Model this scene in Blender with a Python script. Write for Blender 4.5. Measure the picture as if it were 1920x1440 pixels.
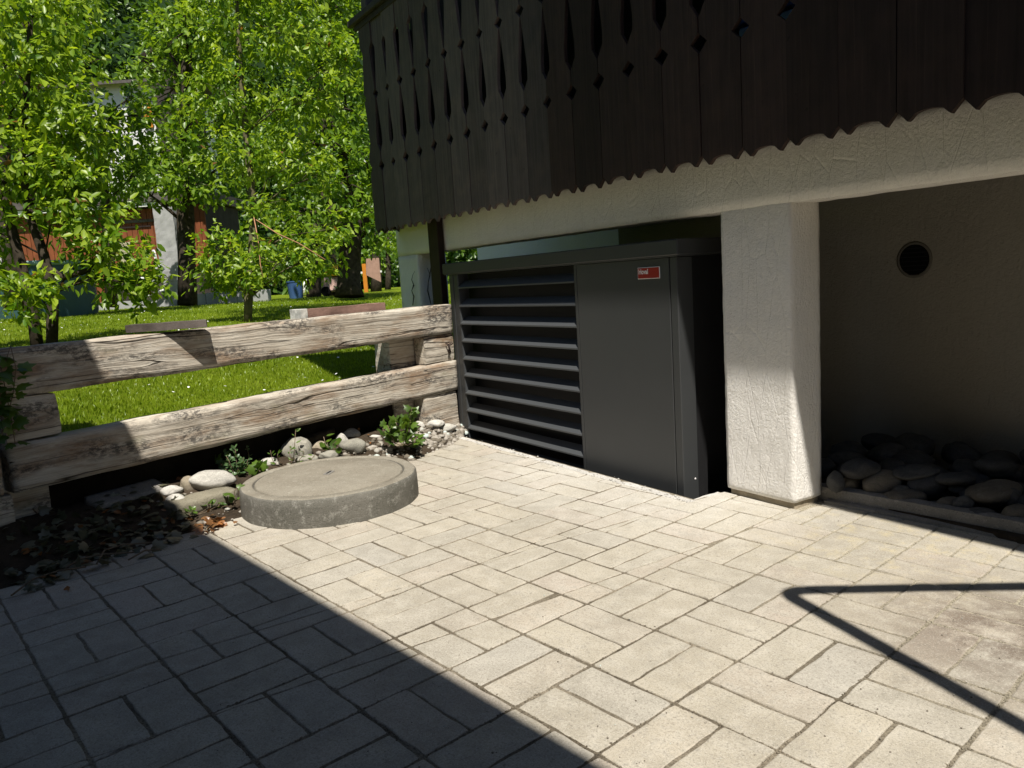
import bpy, bmesh, math, random
import numpy as np
from mathutils import Vector, Matrix, noise
R_ = math.radians
random.seed(7)
rng = np.random.default_rng(11)
sc = bpy.context.scene
for o in list(bpy.data.objects): bpy.data.objects.remove(o)
COL = sc.collection

# ------------------------------------------------------------------ camera
CAM = Vector((3.50599, -0.66044, 1.21678))
YA, PI_, RO, FPX = R_(139.25048), R_(-7.812699), R_(-3.656217), 1430.8
fwd = Vector((math.cos(PI_)*math.cos(YA), math.cos(PI_)*math.sin(YA), math.sin(PI_)))
r0 = Vector((math.sin(YA), -math.cos(YA), 0)); u0 = r0.cross(fwd)
rgt = r0*math.cos(RO)+u0*math.sin(RO); upv = -r0*math.sin(RO)+u0*math.cos(RO)
cd = bpy.data.cameras.new('camera'); co = bpy.data.objects.new('camera', cd); COL.objects.link(co)
m = Matrix((rgt, upv, -fwd)).transposed().to_4x4(); m.translation = CAM
co.matrix_world = m
cd.sensor_width = 36; cd.lens = FPX*36/1920; cd.clip_end = 2000; cd.clip_start = .05
sc.camera = co
# ------------------------------------------------------------------ light
LD = Vector((-2.0, 1.28, -4.24)).normalized()
w = bpy.data.worlds.new('World'); sc.world = w; w.use_nodes = True
nt = w.node_tree; nt.nodes.clear()
sky = nt.nodes.new('ShaderNodeTexSky'); sky.sky_type = 'NISHITA'; sky.sun_disc = False
sky.sun_elevation = math.asin(-LD.z); sky.sun_rotation = math.atan2(-LD.x, -LD.y)
sky.altitude = 600; sky.air_density = 1.0; sky.dust_density = .6; sky.ozone_density = 1.0
bgn = nt.nodes.new('ShaderNodeBackground'); bgn.inputs[1].default_value = 0.062
on = nt.nodes.new('ShaderNodeOutputWorld')
nt.links.new(sky.outputs[0], bgn.inputs[0]); nt.links.new(bgn.outputs[0], on.inputs[0])
sd = bpy.data.lights.new('sun', 'SUN'); sd.energy = 5.0; sd.angle = R_(0.53); sd.color = (1.0, .945, .86)
so = bpy.data.objects.new('sun', sd); COL.objects.link(so)
so.rotation_euler = LD.to_track_quat('-Z', 'Y').to_euler(); so.location = (6, -4, 12)
sc.view_settings.view_transform = 'Standard'; sc.view_settings.look = 'None'
sc.view_settings.exposure = 0.50; sc.view_settings.gamma = 1.0; sc.view_settings.use_curve_mapping = False
sc.render.engine = 'CYCLES'
cy = sc.cycles; cy.use_denoising = True; cy.max_bounces = 7; cy.diffuse_bounces = 4; cy.glossy_bounces = 2
cy.transmission_bounces = 4; cy.transparent_max_bounces = 4; cy.sample_clamp_indirect = 4; cy.caustics_reflective = False

# ------------------------------------------------------------------ helpers
TH = R_(-7.7)                      # the chalet's facade is turned against the paving grid
DS = Vector((math.cos(TH), math.sin(TH), 0)); DT = Vector((-math.sin(TH), math.cos(TH), 0))
def FP(s, t, z=0): return DS*s+DT*t+Vector((0, 0, z))
def ray(x, y): return (fwd*FPX+rgt*(x-960)-upv*(y-720)).normalized()
def gp(x, y, z=0):                 # surveyed point of the ground at height z
    d = ray(x, y); return CAM+d*((z-CAM.z)/d.z)
def at(x, y, dep):
    d = ray(x, y); return CAM+d*(dep/d.dot(fwd))
F0 = Vector((-1.03, .17, 0)); F1 = Vector((-1.50, 3.05, 0)); FD = (F1-F0).normalized(); FN = Vector((FD.y, -FD.x, 0))
FANG = math.atan2(FD.y, FD.x)
def fl(x, y, z=0): return F0+FD*x-FN*y+Vector((0, 0, z))
def funpack(P): d = Vector(P)-F0; return d.dot(FD), -d.dot(FN)
LZ = [(0, .30), (.16, .33), (1, .46), (2, .62), (4, .84), (7, .98), (11, 1.06), (18, 1.12), (40, 1.22), (80, 2.0)]
def lawn_h(u):
    return float(np.interp(u, [a for a, b in LZ], [b for a, b in LZ]))
def lawn_z(x, y):
    a, u = funpack((x, y, 0)); return lawn_h(u)+.03*noise.noise(Vector((x*.5, y*.5, 0)))

def tag(o, label=None, cat=None, group=None, kind=None):
    if label: o['label'] = label
    if cat: o['category'] = cat
    if group: o['group'] = group
    if kind: o['kind'] = kind
    return o
def link(o, parent=None):
    COL.objects.link(o)
    if parent is not None: o.parent = parent
    return o
def thing(name, label, cat, loc=(0, 0, 0), rz=0, group=None):
    o = bpy.data.objects.new(name, None); o.empty_display_size = .1
    o.location = loc; o.rotation_euler = (0, 0, rz); link(o); return tag(o, label, cat, group)
def obj(name, me, mat=None, parent=None, loc=None, rz=None):
    if isinstance(me, bmesh.types.BMesh):
        bm = me; me = bpy.data.meshes.new(name); bm.normal_update(); bm.to_mesh(me); bm.free()
    if mat is not None and not me.materials: me.materials.append(mat)
    o = bpy.data.objects.new(name, me); link(o, parent)
    if loc is not None: o.location = loc
    if rz is not None: o.rotation_euler = (0, 0, rz)
    return o
def smooth(o, on=True):
    o.data.polygons.foreach_set('use_smooth', [on]*len(o.data.polygons)); return o
def mesh_np(name, V, faces_q=None, faces_t=None, mat=None, attr=None, parent=None, nv=None):
    me = bpy.data.meshes.new(name)
    V = np.asarray(V, np.float32)
    loops = []; starts = []; tot = []
    k = 0
    arrs = []
    if faces_q is not None and len(faces_q):
        q = np.asarray(faces_q, np.int32); arrs.append(q.ravel()); starts.append(np.arange(len(q))*4); tot.append(np.full(len(q), 4)); k = len(q)*4
    if faces_t is not None and len(faces_t):
        t = np.asarray(faces_t, np.int32); arrs.append(t.ravel()); starts.append(k+np.arange(len(t))*3); tot.append(np.full(len(t), 3))
    L = np.concatenate(arrs).astype(np.int32); S_ = np.concatenate(starts).astype(np.int32)
    me.vertices.add(len(V)); me.vertices.foreach_set('co', V.ravel())
    me.loops.add(len(L)); me.loops.foreach_set('vertex_index', L)
    me.polygons.add(len(S_)); me.polygons.foreach_set('loop_start', S_)
    if attr is not None:
        a = me.attributes.new('tint', 'FLOAT', 'POINT'); a.data.foreach_set('value', np.asarray(attr, np.float32))
    me.update(calc_edges=True); me.validate()
    return obj(name, me, mat, parent)
def bbox(bm, x0, x1, y0, y1, z0, z1, rot=None, off=None):
    vs = [bm.verts.new((x, y, z)) for x in (x0, x1) for y in (y0, y1) for z in (z0, z1)]
    for f in ((0, 1, 3, 2), (4, 6, 7, 5), (0, 4, 5, 1), (2, 3, 7, 6), (0, 2, 6, 4), (1, 5, 7, 3)):
        bm.faces.new([vs[i] for i in f])
    return vs
def box(name, x0, x1, y0, y1, z0, z1, mat, parent=None, bev=0, seg=1):
    bm = bmesh.new(); bbox(bm, x0, x1, y0, y1, z0, z1)
    if bev: bmesh.ops.bevel(bm, geom=bm.edges[:], offset=bev, segments=seg, affect='EDGES', profile=.6)
    return obj(name, bm, mat, parent)
def rough_box(name, x0, x1, y0, y1, z0, z1, res, amp, fr, mat, parent=None, seed=0, rnd=0.0, fn=None):
    """a box of many small faces whose surface and edges are uneven"""
    bm = bmesh.new()
    def grid(o, a, b, na, nb, flip):
        g = [[bm.verts.new(o+a*(i/na)+b*(j/nb)) for j in range(nb+1)] for i in range(na+1)]
        for i in range(na):
            for j in range(nb):
                q = [g[i][j], g[i+1][j], g[i+1][j+1], g[i][j+1]]
                bm.faces.new(q[::-1] if flip else q)
    X, Y, Z = Vector((x1-x0, 0, 0)), Vector((0, y1-y0, 0)), Vector((0, 0, z1-z0))
    nx, ny, nz = [max(1, int(round(d/res))) for d in (x1-x0, y1-y0, z1-z0)]
    o = Vector((x0, y0, z0))
    grid(o, X, Y, nx, ny, True); grid(o+Z, X, Y, nx, ny, False)
    grid(o, X, Z, nx, nz, False); grid(o+Y, X, Z, nx, nz, True)
    grid(o, Y, Z, ny, nz, True); grid(o+X, Y, Z, ny, nz, False)
    bmesh.ops.remove_doubles(bm, verts=bm.verts[:], dist=1e-5)
    c = Vector(((x0+x1)/2, (y0+y1)/2, (z0+z1)/2)); h = Vector(((x1-x0)/2, (y1-y0)/2, (z1-z0)/2))
    for v in bm.verts:
        p = v.co.copy(); d = p-c
        if rnd:
            # pull the edges in
            ex = [max(0, abs(d[i])-(h[i]-rnd)) for i in range(3)]
            l = math.sqrt(sum(e*e for e in ex))
            if l > rnd:
                for i in range(3):
                    if ex[i] > 0: d[i] = math.copysign(h[i]-rnd+ex[i]*rnd/l, d[i])
            p = c+d
        q = p*fr+Vector((seed*7.3, seed*3.1, seed))
        n = noise.noise_vector(q)+.5*noise.noise_vector(q*2.7)
        v.co = p+n*amp
        if fn: fn(v)
    return obj(name, bm, mat, parent)
def tube(bm, pts, rad, seg=8, cap=True):
    pts = [Vector(p) for p in pts]; n = len(pts)
    rad = rad if hasattr(rad, '__len__') else [rad]*n
    rings = []; prev = None
    for i, p in enumerate(pts):
        d = (pts[min(i+1, n-1)]-pts[max(i-1, 0)]).normalized()
        if prev is None:
            a = d.orthogonal().normalized()
        else:
            a = (prev-d*prev.dot(d)).normalized()
        prev = a; b = d.cross(a)
        rings.append([bm.verts.new(p+(a*math.cos(k*2*math.pi/seg)+b*math.sin(k*2*math.pi/seg))*rad[i]) for k in range(seg)])
    for i in range(n-1):
        for k in range(seg):
            f = bm.faces.new((rings[i][k], rings[i][(k+1) % seg], rings[i+1][(k+1) % seg], rings[i+1][k])); f.smooth = True
    if cap:
        bm.faces.new(rings[0][::-1]); bm.faces.new(rings[-1])
def prism(bm, poly, d, y0=0.0):
    """poly in x,z extruded from y0 to y0+d"""
    a = [bm.verts.new((x, y0, z)) for x, z in poly]; b = [bm.verts.new((x, y0+d, z)) for x, z in poly]
    bm.faces.new(a); bm.faces.new(b[::-1]); n = len(poly)
    for i in range(n): bm.faces.new((a[(i+1) % n], a[i], b[i], b[(i+1) % n]))
def lathe(bm, prof, seg=64):
    rings = []
    for r, z in prof:
        if r < 1e-6: rings.append([bm.verts.new((0, 0, z))])
        else: rings.append([bm.verts.new((r*math.cos(k*2*math.pi/seg), r*math.sin(k*2*math.pi/seg), z)) for k in range(seg)])
    for i in range(len(rings)-1):
        A, B = rings[i], rings[i+1]
        for k in range(seg):
            k2 = (k+1) % seg
            if len(A) == 1 and len(B) > 1: bm.faces.new((A[0], B[k2], B[k]))
            elif len(B) == 1 and len(A) > 1: bm.faces.new((A[k], A[k2], B[0]))
            elif len(A) > 1: bm.faces.new((A[k], A[k2], B[k2], B[k]))

# ------------------------------------------------------------------ materials
class NT:
    def __init__(s, name):
        s.m = bpy.data.materials.new(name); s.m.use_nodes = True; s.t = s.m.node_tree; s.t.nodes.clear()
        s.out = s.n('ShaderNodeOutputMaterial')
    def n(s, typ, **kw):
        nd = s.t.nodes.new(typ)
        for k, v in kw.items(): setattr(nd, k, v)
        return nd
    def l(s, a, b): s.t.links.new(a, b)
    def put(s, sock, v):
        if isinstance(v, bpy.types.NodeSocket): s.l(v, sock)
        elif isinstance(v, (tuple, list)) and len(v) == 3 and sock.type == 'RGBA': sock.default_value = (*v, 1)
        else: sock.default_value = v
    def coord(s, kind='Object', scale=(1, 1, 1), rot=(0, 0, 0)):
        if kind == 'World': o = s.n('ShaderNodeNewGeometry').outputs['Position']
        else: o = s.n('ShaderNodeTexCoord').outputs[kind]
        mp = s.n('ShaderNodeMapping'); mp.inputs['Scale'].default_value = scale; mp.inputs['Rotation'].default_value = rot
        s.l(o, mp.inputs[0]); return mp.outputs[0]
    def noise(s, v, scale, det=4, rough=.55, dist=0, out='Fac'):
        nd = s.n('ShaderNodeTexNoise'); s.l(v, nd.inputs['Vector'])
        nd.inputs['Scale'].default_value = scale; nd.inputs['Detail'].default_value = det
        nd.inputs['Roughness'].default_value = rough; nd.inputs['Distortion'].default_value = dist
        return nd.outputs[out]
    def vor(s, v, scale, out='Distance', feat='F1'):
        nd = s.n('ShaderNodeTexVoronoi', feature=feat); s.l(v, nd.inputs['Vector']); nd.inputs['Scale'].default_value = scale
        return nd.outputs[out]
    def ramp(s, f, a, b, c0=0.0, c1=1.0):
        nd = s.n('ShaderNodeMapRange'); nd.clamp = True
        s.put(nd.inputs[0], f); nd.inputs[1].default_value = a; nd.inputs[2].default_value = b
        nd.inputs[3].default_value = c0; nd.inputs[4].default_value = c1; return nd.outputs[0]
    def mix(s, f, a, b, mode='MIX'):
        nd = s.n('ShaderNodeMix', data_type='RGBA', blend_type=mode)
        s.put(nd.inputs[0], f); s.put(nd.inputs[6], a); s.put(nd.inputs[7], b); return nd.outputs[2]
    def math(s, op, a, b=0.0):
        nd = s.n('ShaderNodeMath', operation=op); s.put(nd.inputs[0], a); s.put(nd.inputs[1], b); return nd.outputs[0]
    def rnd(s): return s.n('ShaderNodeObjectInfo').outputs['Random']
    def ocol(s): return s.n('ShaderNodeObjectInfo').outputs['Color']
    def bsdf(s, col, rough=.8, spec=.3, metal=0.0, bump=None, bstr=.3, bdist=.01, **kw):
        p = s.n('ShaderNodeBsdfPrincipled'); s.put(p.inputs['Base Color'], col); s.put(p.inputs['Roughness'], rough)
        s.put(p.inputs['Specular IOR Level'], spec); s.put(p.inputs['Metallic'], metal)
        for k, v in kw.items(): s.put(p.inputs[k], v)
        if bump is not None:
            b = s.n('ShaderNodeBump'); b.inputs['Strength'].default_value = bstr; b.inputs['Distance'].default_value = bdist
            s.put(b.inputs['Height'], bump); s.l(b.outputs[0], p.inputs['Normal'])
        return p.outputs[0]
    def done(s, sh): s.l(sh, s.out.inputs[0]); return s.m

def m_plain(name, col, rough=.7, spec=.3, var=.15, sc_=8, metal=0.0, bump=.1):
    t = NT(name); v = t.coord()
    n = t.noise(v, sc_, 5)
    c = t.mix(t.ramp(n, .3, .7), tuple(x*(1-var) for x in col), tuple(min(1, x*(1+var)) for x in col))
    return t.done(t.bsdf(c, rough, spec, metal, bump=t.noise(v, sc_*12, 4), bstr=bump, bdist=.004))

def m_paver():
    t = NT('paver_concrete'); v = t.coord('World'); r = t.rnd()
    a = t.mix(r, (.455, .41, .325), (.41, .375, .305))
    rr = t.math('FRACT', t.math('MULTIPLY', r, 17.3))
    a = t.mix(t.ramp(rr, .65, 1, 0, .65), a, (.45, .38, .32))
    a = t.mix(t.ramp(rr, 0, .25, .5, 0), a, (.35, .34, .315))
    big = t.noise(v, 1.7, 4)
    a = t.mix(t.ramp(big, .38, .68, 0, .65), a, (.30, .27, .215))
    a = t.mix(t.ramp(t.noise(v, 4.5, 5, .7, .6), .5, .72, 0, .5), a, (.255, .235, .19))
    med = t.noise(v, 13, 6, .75)
    a = t.mix(t.ramp(med, .45, .70, 0, .6), a, (.60, .56, .48))
    a = t.mix(t.ramp(t.noise(v, 26, 6, .78), .53, .68, 0, .6), a, (.22, .20, .165))
    # pale cement dust by the chalet wall
    def near(pt, r0_, r1_):
        d = t.n('ShaderNodeVectorMath', operation='DISTANCE'); 
        g = t.n('ShaderNodeNewGeometry').outputs['Position']; t.l(g, d.inputs[0]); d.inputs[1].default_value = pt
        return t.ramp(d.outputs['Value'], r0_, r1_, 1, 0)
    dust = t.math('MAXIMUM', near((1.0, 2.72, 0), .1, 1.0), near((.2, 2.75, 0), .1, .9))
    dust = t.math('MULTIPLY', dust, t.ramp(t.noise(v, 9, 5, .65), .3, .7, .25, 1))
    a = t.mix(t.math('MULTIPLY', dust, .75), a, (.68, .66, .61))
    dirt = t.math('MULTIPLY', near((2.78, 2.0, 0), .12, .6), t.ramp(t.noise(v, 6, 5, .7), .36, .54))
    a = t.mix(t.math('MULTIPLY', dirt, .85), a, (.13, .095, .07))
    yel = t.math('MULTIPLY', near((2.2, 2.65, 0), .2, .8), t.ramp(t.noise(v, 11, 5, .7), .5, .7))
    a = t.mix(t.math('MULTIPLY', yel, .6), a, (.55, .46, .26))
    sp = t.noise(v, 150, 3, .85)
    a = t.mix(t.ramp(sp, .50, .62, 0, .55), a, (.20, .185, .155))
    a = t.mix(t.ramp(t.noise(v, 62, 4, .85), .57, .66, 0, .6), a, (.17, .155, .125))
    sp2 = t.noise(v, 230, 3, .8)
    a = t.mix(t.ramp(sp2, .54, .68, 0, .5), a, (.68, .64, .56))
    h = t.math('ADD', t.math('MULTIPLY', t.noise(v, 55, 6, .75), 1.0), t.math('MULTIPLY', t.noise(v, 300, 3, .8), .7))
    return t.done(t.bsdf(a, .88, .25, bump=h, bstr=.55, bdist=.006))
def m_joint():
    t = NT('joint_sand'); v = t.coord('World')
    n = t.noise(v, 2.2, 4)
    c = t.mix(t.ramp(n, .35, .65), (.15, .125, .09), (.38, .33, .25))
    g = t.n('ShaderNodeNewGeometry').outputs['Position']; sx = t.n('ShaderNodeSeparateXYZ'); t.l(g, sx.inputs[0])
    w_ = t.math('ADD', sx.outputs[0], t.math('MULTIPLY', sx.outputs[1], 1.4))
    c = t.mix(t.ramp(w_, 4.2, 5.6), c, (.52, .47, .36))
    c = t.mix(t.ramp(t.noise(v, 120, 4, .8), .35, .75), c, tuple([.03]*3), 'MULTIPLY') if False else c
    return t.done(t.bsdf(t.mix(t.ramp(t.noise(v, 150, 3, .8), .42, .66, 0, .75), c, (.045, .036, .026)), .95, .1, bump=t.noise(v, 200, 4, .8), bstr=.8, bdist=.01))
def m_plaster(name='white_plaster', col=(.86, .835, .785), scratch=True, dirt=.3):
    t = NT(name); v = t.coord('World')
    c = t.mix(t.ramp(t.noise(v, 3, 5, .65), .4, .75, 0, dirt), col, tuple(x*.72 for x in col))
    c = t.mix(t.ramp(t.noise(v, 45, 4, .7), .58, .8, 0, .3), c, tuple(x*.6 for x in col))
    h = t.math('MULTIPLY', t.noise(v, 75, 5, .75), .9)
    h = t.math('ADD', h, t.noise(t.coord('World', (1, 1, .35)), 34, 5, .7, .35))
    vv = t.coord('World', (1, 1, .22)); cr = t.ramp(t.vor(vv, 9, 'Distance', 'DISTANCE_TO_EDGE'), 0, .02, -.25, 0)
    return t.done(t.bsdf(c, .9, .2, bump=t.math('ADD', h, cr if scratch else 0.0), bstr=.75, bdist=.012))
def m_oldwood():
    t = NT('weathered_beam_wood'); v = t.coord('Object'); r = t.rnd()
    off = t.n('ShaderNodeVectorMath', operation='ADD'); t.l(v, off.inputs[0])
    cb = t.n('ShaderNodeCombineXYZ'); t.l(t.math('MULTIPLY', r, 31.0), cb.inputs[0]); t.l(t.math('MULTIPLY', r, 17.0), cb.inputs[2]); t.l(cb.outputs[0], off.inputs[1])
    v = off.outputs[0]
    def mp(scale):
        m_ = t.n('ShaderNodeMapping'); m_.inputs['Scale'].default_value = scale; t.l(v, m_.inputs[0]); return m_.outputs[0]
    wv = t.noise(mp((1.1, 3, 3)), 1.5, 3, .5, 0, 'Color')
    mv = t.n('ShaderNodeVectorMath', operation='MULTIPLY_ADD'); t.l(wv, mv.inputs[0]); mv.inputs[1].default_value = (0, .035, .05); t.l(v, mv.inputs[2])
    def mp2(scale):
        m_ = t.n('ShaderNodeMapping'); m_.inputs['Scale'].default_value = scale; t.l(mv.outputs[0], m_.inputs[0]); return m_.outputs[0]
    gr = t.noise(mp2((.8, 55, 55)), 1.0, 5, .65)
    gr2 = t.noise(mp2((2.5, 130, 130)), 1.0, 4, .6)
    c = t.mix(t.ramp(t.noise(mp((1.5, 4, 6)), 1.6, 5, .6), .35, .65), (.44, .385, .31), (.62, .57, .48))
    c = t.mix(t.ramp(t.noise(mp((1.6, 4, 7)), 1.3, 5, .6), .48, .66, 0, .8), c, (.25, .145, .075))
    c = t.mix(t.ramp(gr, .50, .66, 0, .55), c, (.15, .11, .08))
    c = t.mix(t.ramp(gr2, .55, .75, 0, .5), c, (.10, .08, .06))
    c = t.mix(t.ramp(t.noise(mp((1.0, 3, 4)), 6, 5, .75), .52, .75, 0, .6), c, (.66, .63, .56))
    lich = t.math('MULTIPLY', t.ramp(t.noise(mp((1.3, 3, 5)), 1.7, 3), .47, .60), t.ramp(t.noise(mp((.6, 1, 1.3)), 42, 5, .8), .45, .54))
    c = t.mix(t.math('MULTIPLY', lich, .8), c, (.055, .052, .050))
    c = t.mix(t.ramp(t.noise(mp((1.5, 2, 3)), 1.9, 4), .60, .72, 0, .4), c, (.17, .17, .08))
    # long drying cracks
    ck = t.noise(mp2((.22, 5, 9)), 1.0, 2, .45); ckl = t.ramp(t.math('ABSOLUTE', t.math('SUBTRACT', ck, .5)), 0, .006, 1, 0)
    c = t.mix(t.math('MULTIPLY', ckl, .9), c, (.02, .015, .012))
    h = t.math('SUBTRACT', t.math('ADD', t.math('MULTIPLY', gr, .8), t.math('MULTIPLY', gr2, .35)), t.math('MULTIPLY', ckl, 1.1))
    return t.done(t.bsdf(c, .88, .15, bump=h, bstr=.8, bdist=.012))
def m_plank():
    t = NT('dark_balcony_wood'); v = t.coord('Object'); oc = t.ocol(); r = t.rnd()
    off = t.n('ShaderNodeVectorMath', operation='ADD'); t.l(v, off.inputs[0])
    cb = t.n('ShaderNodeCombineXYZ'); t.l(t.math('MULTIPLY', r, 23.0), cb.inputs[0]); t.l(t.math('MULTIPLY', r, 9.0), cb.inputs[2]); t.l(cb.outputs[0], off.inputs[1])
    m_ = t.n('ShaderNodeMapping'); m_.inputs['Scale'].default_value = (45, 45, 1.6); t.l(off.outputs[0], m_.inputs[0])
    g = t.noise(m_.outputs[0], 1, 5, .65, .4)
    c = t.mix(t.ramp(g, .4, .7, 0, .6), oc, t.mix(1.0, oc, (.35, .33, .3), 'MULTIPLY'))
    c = t.mix(t.ramp(t.noise(off.outputs[0], 7, 4), .45, .7, 0, .45), c, t.mix(1.0, oc, (1.5, 1.35, 1.2), 'MULTIPLY'))
    c = t.mix(t.ramp(t.noise(t.coord('Object', (90, 90, 2.2)), 1, 4, .6), .55, .72, 0, .45), c, t.mix(1.0, oc, (2.2, 2.1, 2.0), 'MULTIPLY'))
    kn = t.ramp(t.noise(off.outputs[0], 22, 2), .70, .76)
    c = t.mix(t.math('MULTIPLY', kn, .7), c, (.008, .006, .005))
    return t.done(t.bsdf(c, .72, .25, bump=g, bstr=.45, bdist=.006))
def m_metal(name, col, rough=.45):
    t = NT(name); v = t.coord('Object')
    c = t.mix(t.ramp(t.noise(v, 5, 4), .3, .7, 0, .2), col, tuple(x*1.35 for x in col))
    return t.done(t.bsdf(c, rough, .45, bump=t.noise(v, 500, 2), bstr=.06, bdist=.001))
def m_leaf(name, c0, c1, tr=.45, old=None):
    t = NT(name)
    at_ = t.n('ShaderNodeAttribute', attribute_name='tint'); f = at_.outputs['Fac']
    c = t.mix(f, c0, c1)
    if old: c = t.mix(t.ramp(f, .955, .97), c, old)
    p = t.bsdf(c, .38, .5)
    tl = t.n('ShaderNodeBsdfTranslucent'); t.put(tl.inputs[0], t.mix(1.0, c, (1.3, 1.25, .55), 'MULTIPLY'))
    ms = t.n('ShaderNodeMixShader'); ms.inputs[0].default_value = tr; t.l(p, ms.inputs[1]); t.l(tl.outputs[0], ms.inputs[2])
    return t.done(ms.outputs[0])
def m_stone(name, a, b, lich=True):
    t = NT(name); v = t.coord('Object'); r = t.rnd()
    off = t.n('ShaderNodeVectorMath', operation='ADD'); t.l(v, off.inputs[0])
    cb = t.n('ShaderNodeCombineXYZ'); t.l(t.math('MULTIPLY', r, 40.0), cb.inputs[0]); t.l(cb.outputs[0], off.inputs[1]); v = off.outputs[0]
    c = t.mix(r, a, b)
    c = t.mix(t.ramp(t.noise(v, 1.6, 5, .65, .8), .4, .65, 0, .7), c, tuple(x*.55 for x in a))
    c = t.mix(t.ramp(t.noise(v, 14, 4, .75), .5, .72, 0, .5), c, tuple(min(1, x*1.45) for x in b))
    c = t.mix(t.ramp(t.noise(v, 40, 3, .8), .58, .7, 0, .5), c, (.05, .05, .045))
    if lich: c = t.mix(t.ramp(t.noise(v, 3.3, 5, .7), .60, .68, 0, .4), c, (.30, .30, .16))
    return t.done(t.bsdf(c, .82, .25, bump=t.noise(v, 22, 5, .7), bstr=.35, bdist=.03))
def m_concrete(name, a, b, c2, cr=True):
    t = NT(name); v = t.coord('World')
    c = t.mix(t.ramp(t.noise(v, 5, 5, .65), .35, .7), a, b)
    c = t.mix(t.ramp(t.noise(v, 24, 5, .8), .54, .68, 0, .75), c, c2)
    c = t.mix(t.ramp(t.noise(v, 110, 3, .8), .55, .7, 0, .65), c, tuple(x*.35 for x in a))
    c = t.mix(t.ramp(t.noise(v, 150, 3, .8), .6, .7, 0, .7), c, tuple(min(.8, x*1.9) for x in b))
    h = t.math('ADD', t.noise(v, 60, 5, .8), t.math('MULTIPLY', t.noise(v, 220, 3, .8), .6))
    return t.done(t.bsdf(c, .92, .15, bump=h, bstr=.7, bdist=.01))
def m_lawn():
    t = NT('lawn_turf'); v = t.coord('World')
    c = t.mix(t.ramp(t.noise(v, 1.2, 4), .35, .65), (.15, .21, .010), (.21, .28, .016))
    c = t.mix(t.ramp(t.noise(v, 9, 5, .7), .45, .75, 0, .7), c, (.10, .16, .008))
    c = t.mix(t.ramp(t.noise(v, 2.5, 4), .62, .75, 0, .4), c, (.20, .20, .04))
    return t.done(t.bsdf(c, .9, .1, bump=t.noise(v, 45, 5, .8), bstr=1, bdist=.05))
def m_soil():
    t = NT('dark_soil'); v = t.coord('World')
    c = t.mix(t.ramp(t.noise(v, 5, 5, .7), .35, .7), (.05, .038, .026), (.12, .09, .062))
    c = t.mix(t.ramp(t.noise(v, 60, 4, .8), .56, .7, 0, .7), c, (.16, .12, .08))
    return t.done(t.bsdf(c, .95, .1, bump=t.noise(v, 50, 5, .8), bstr=1, bdist=.03))

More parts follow.
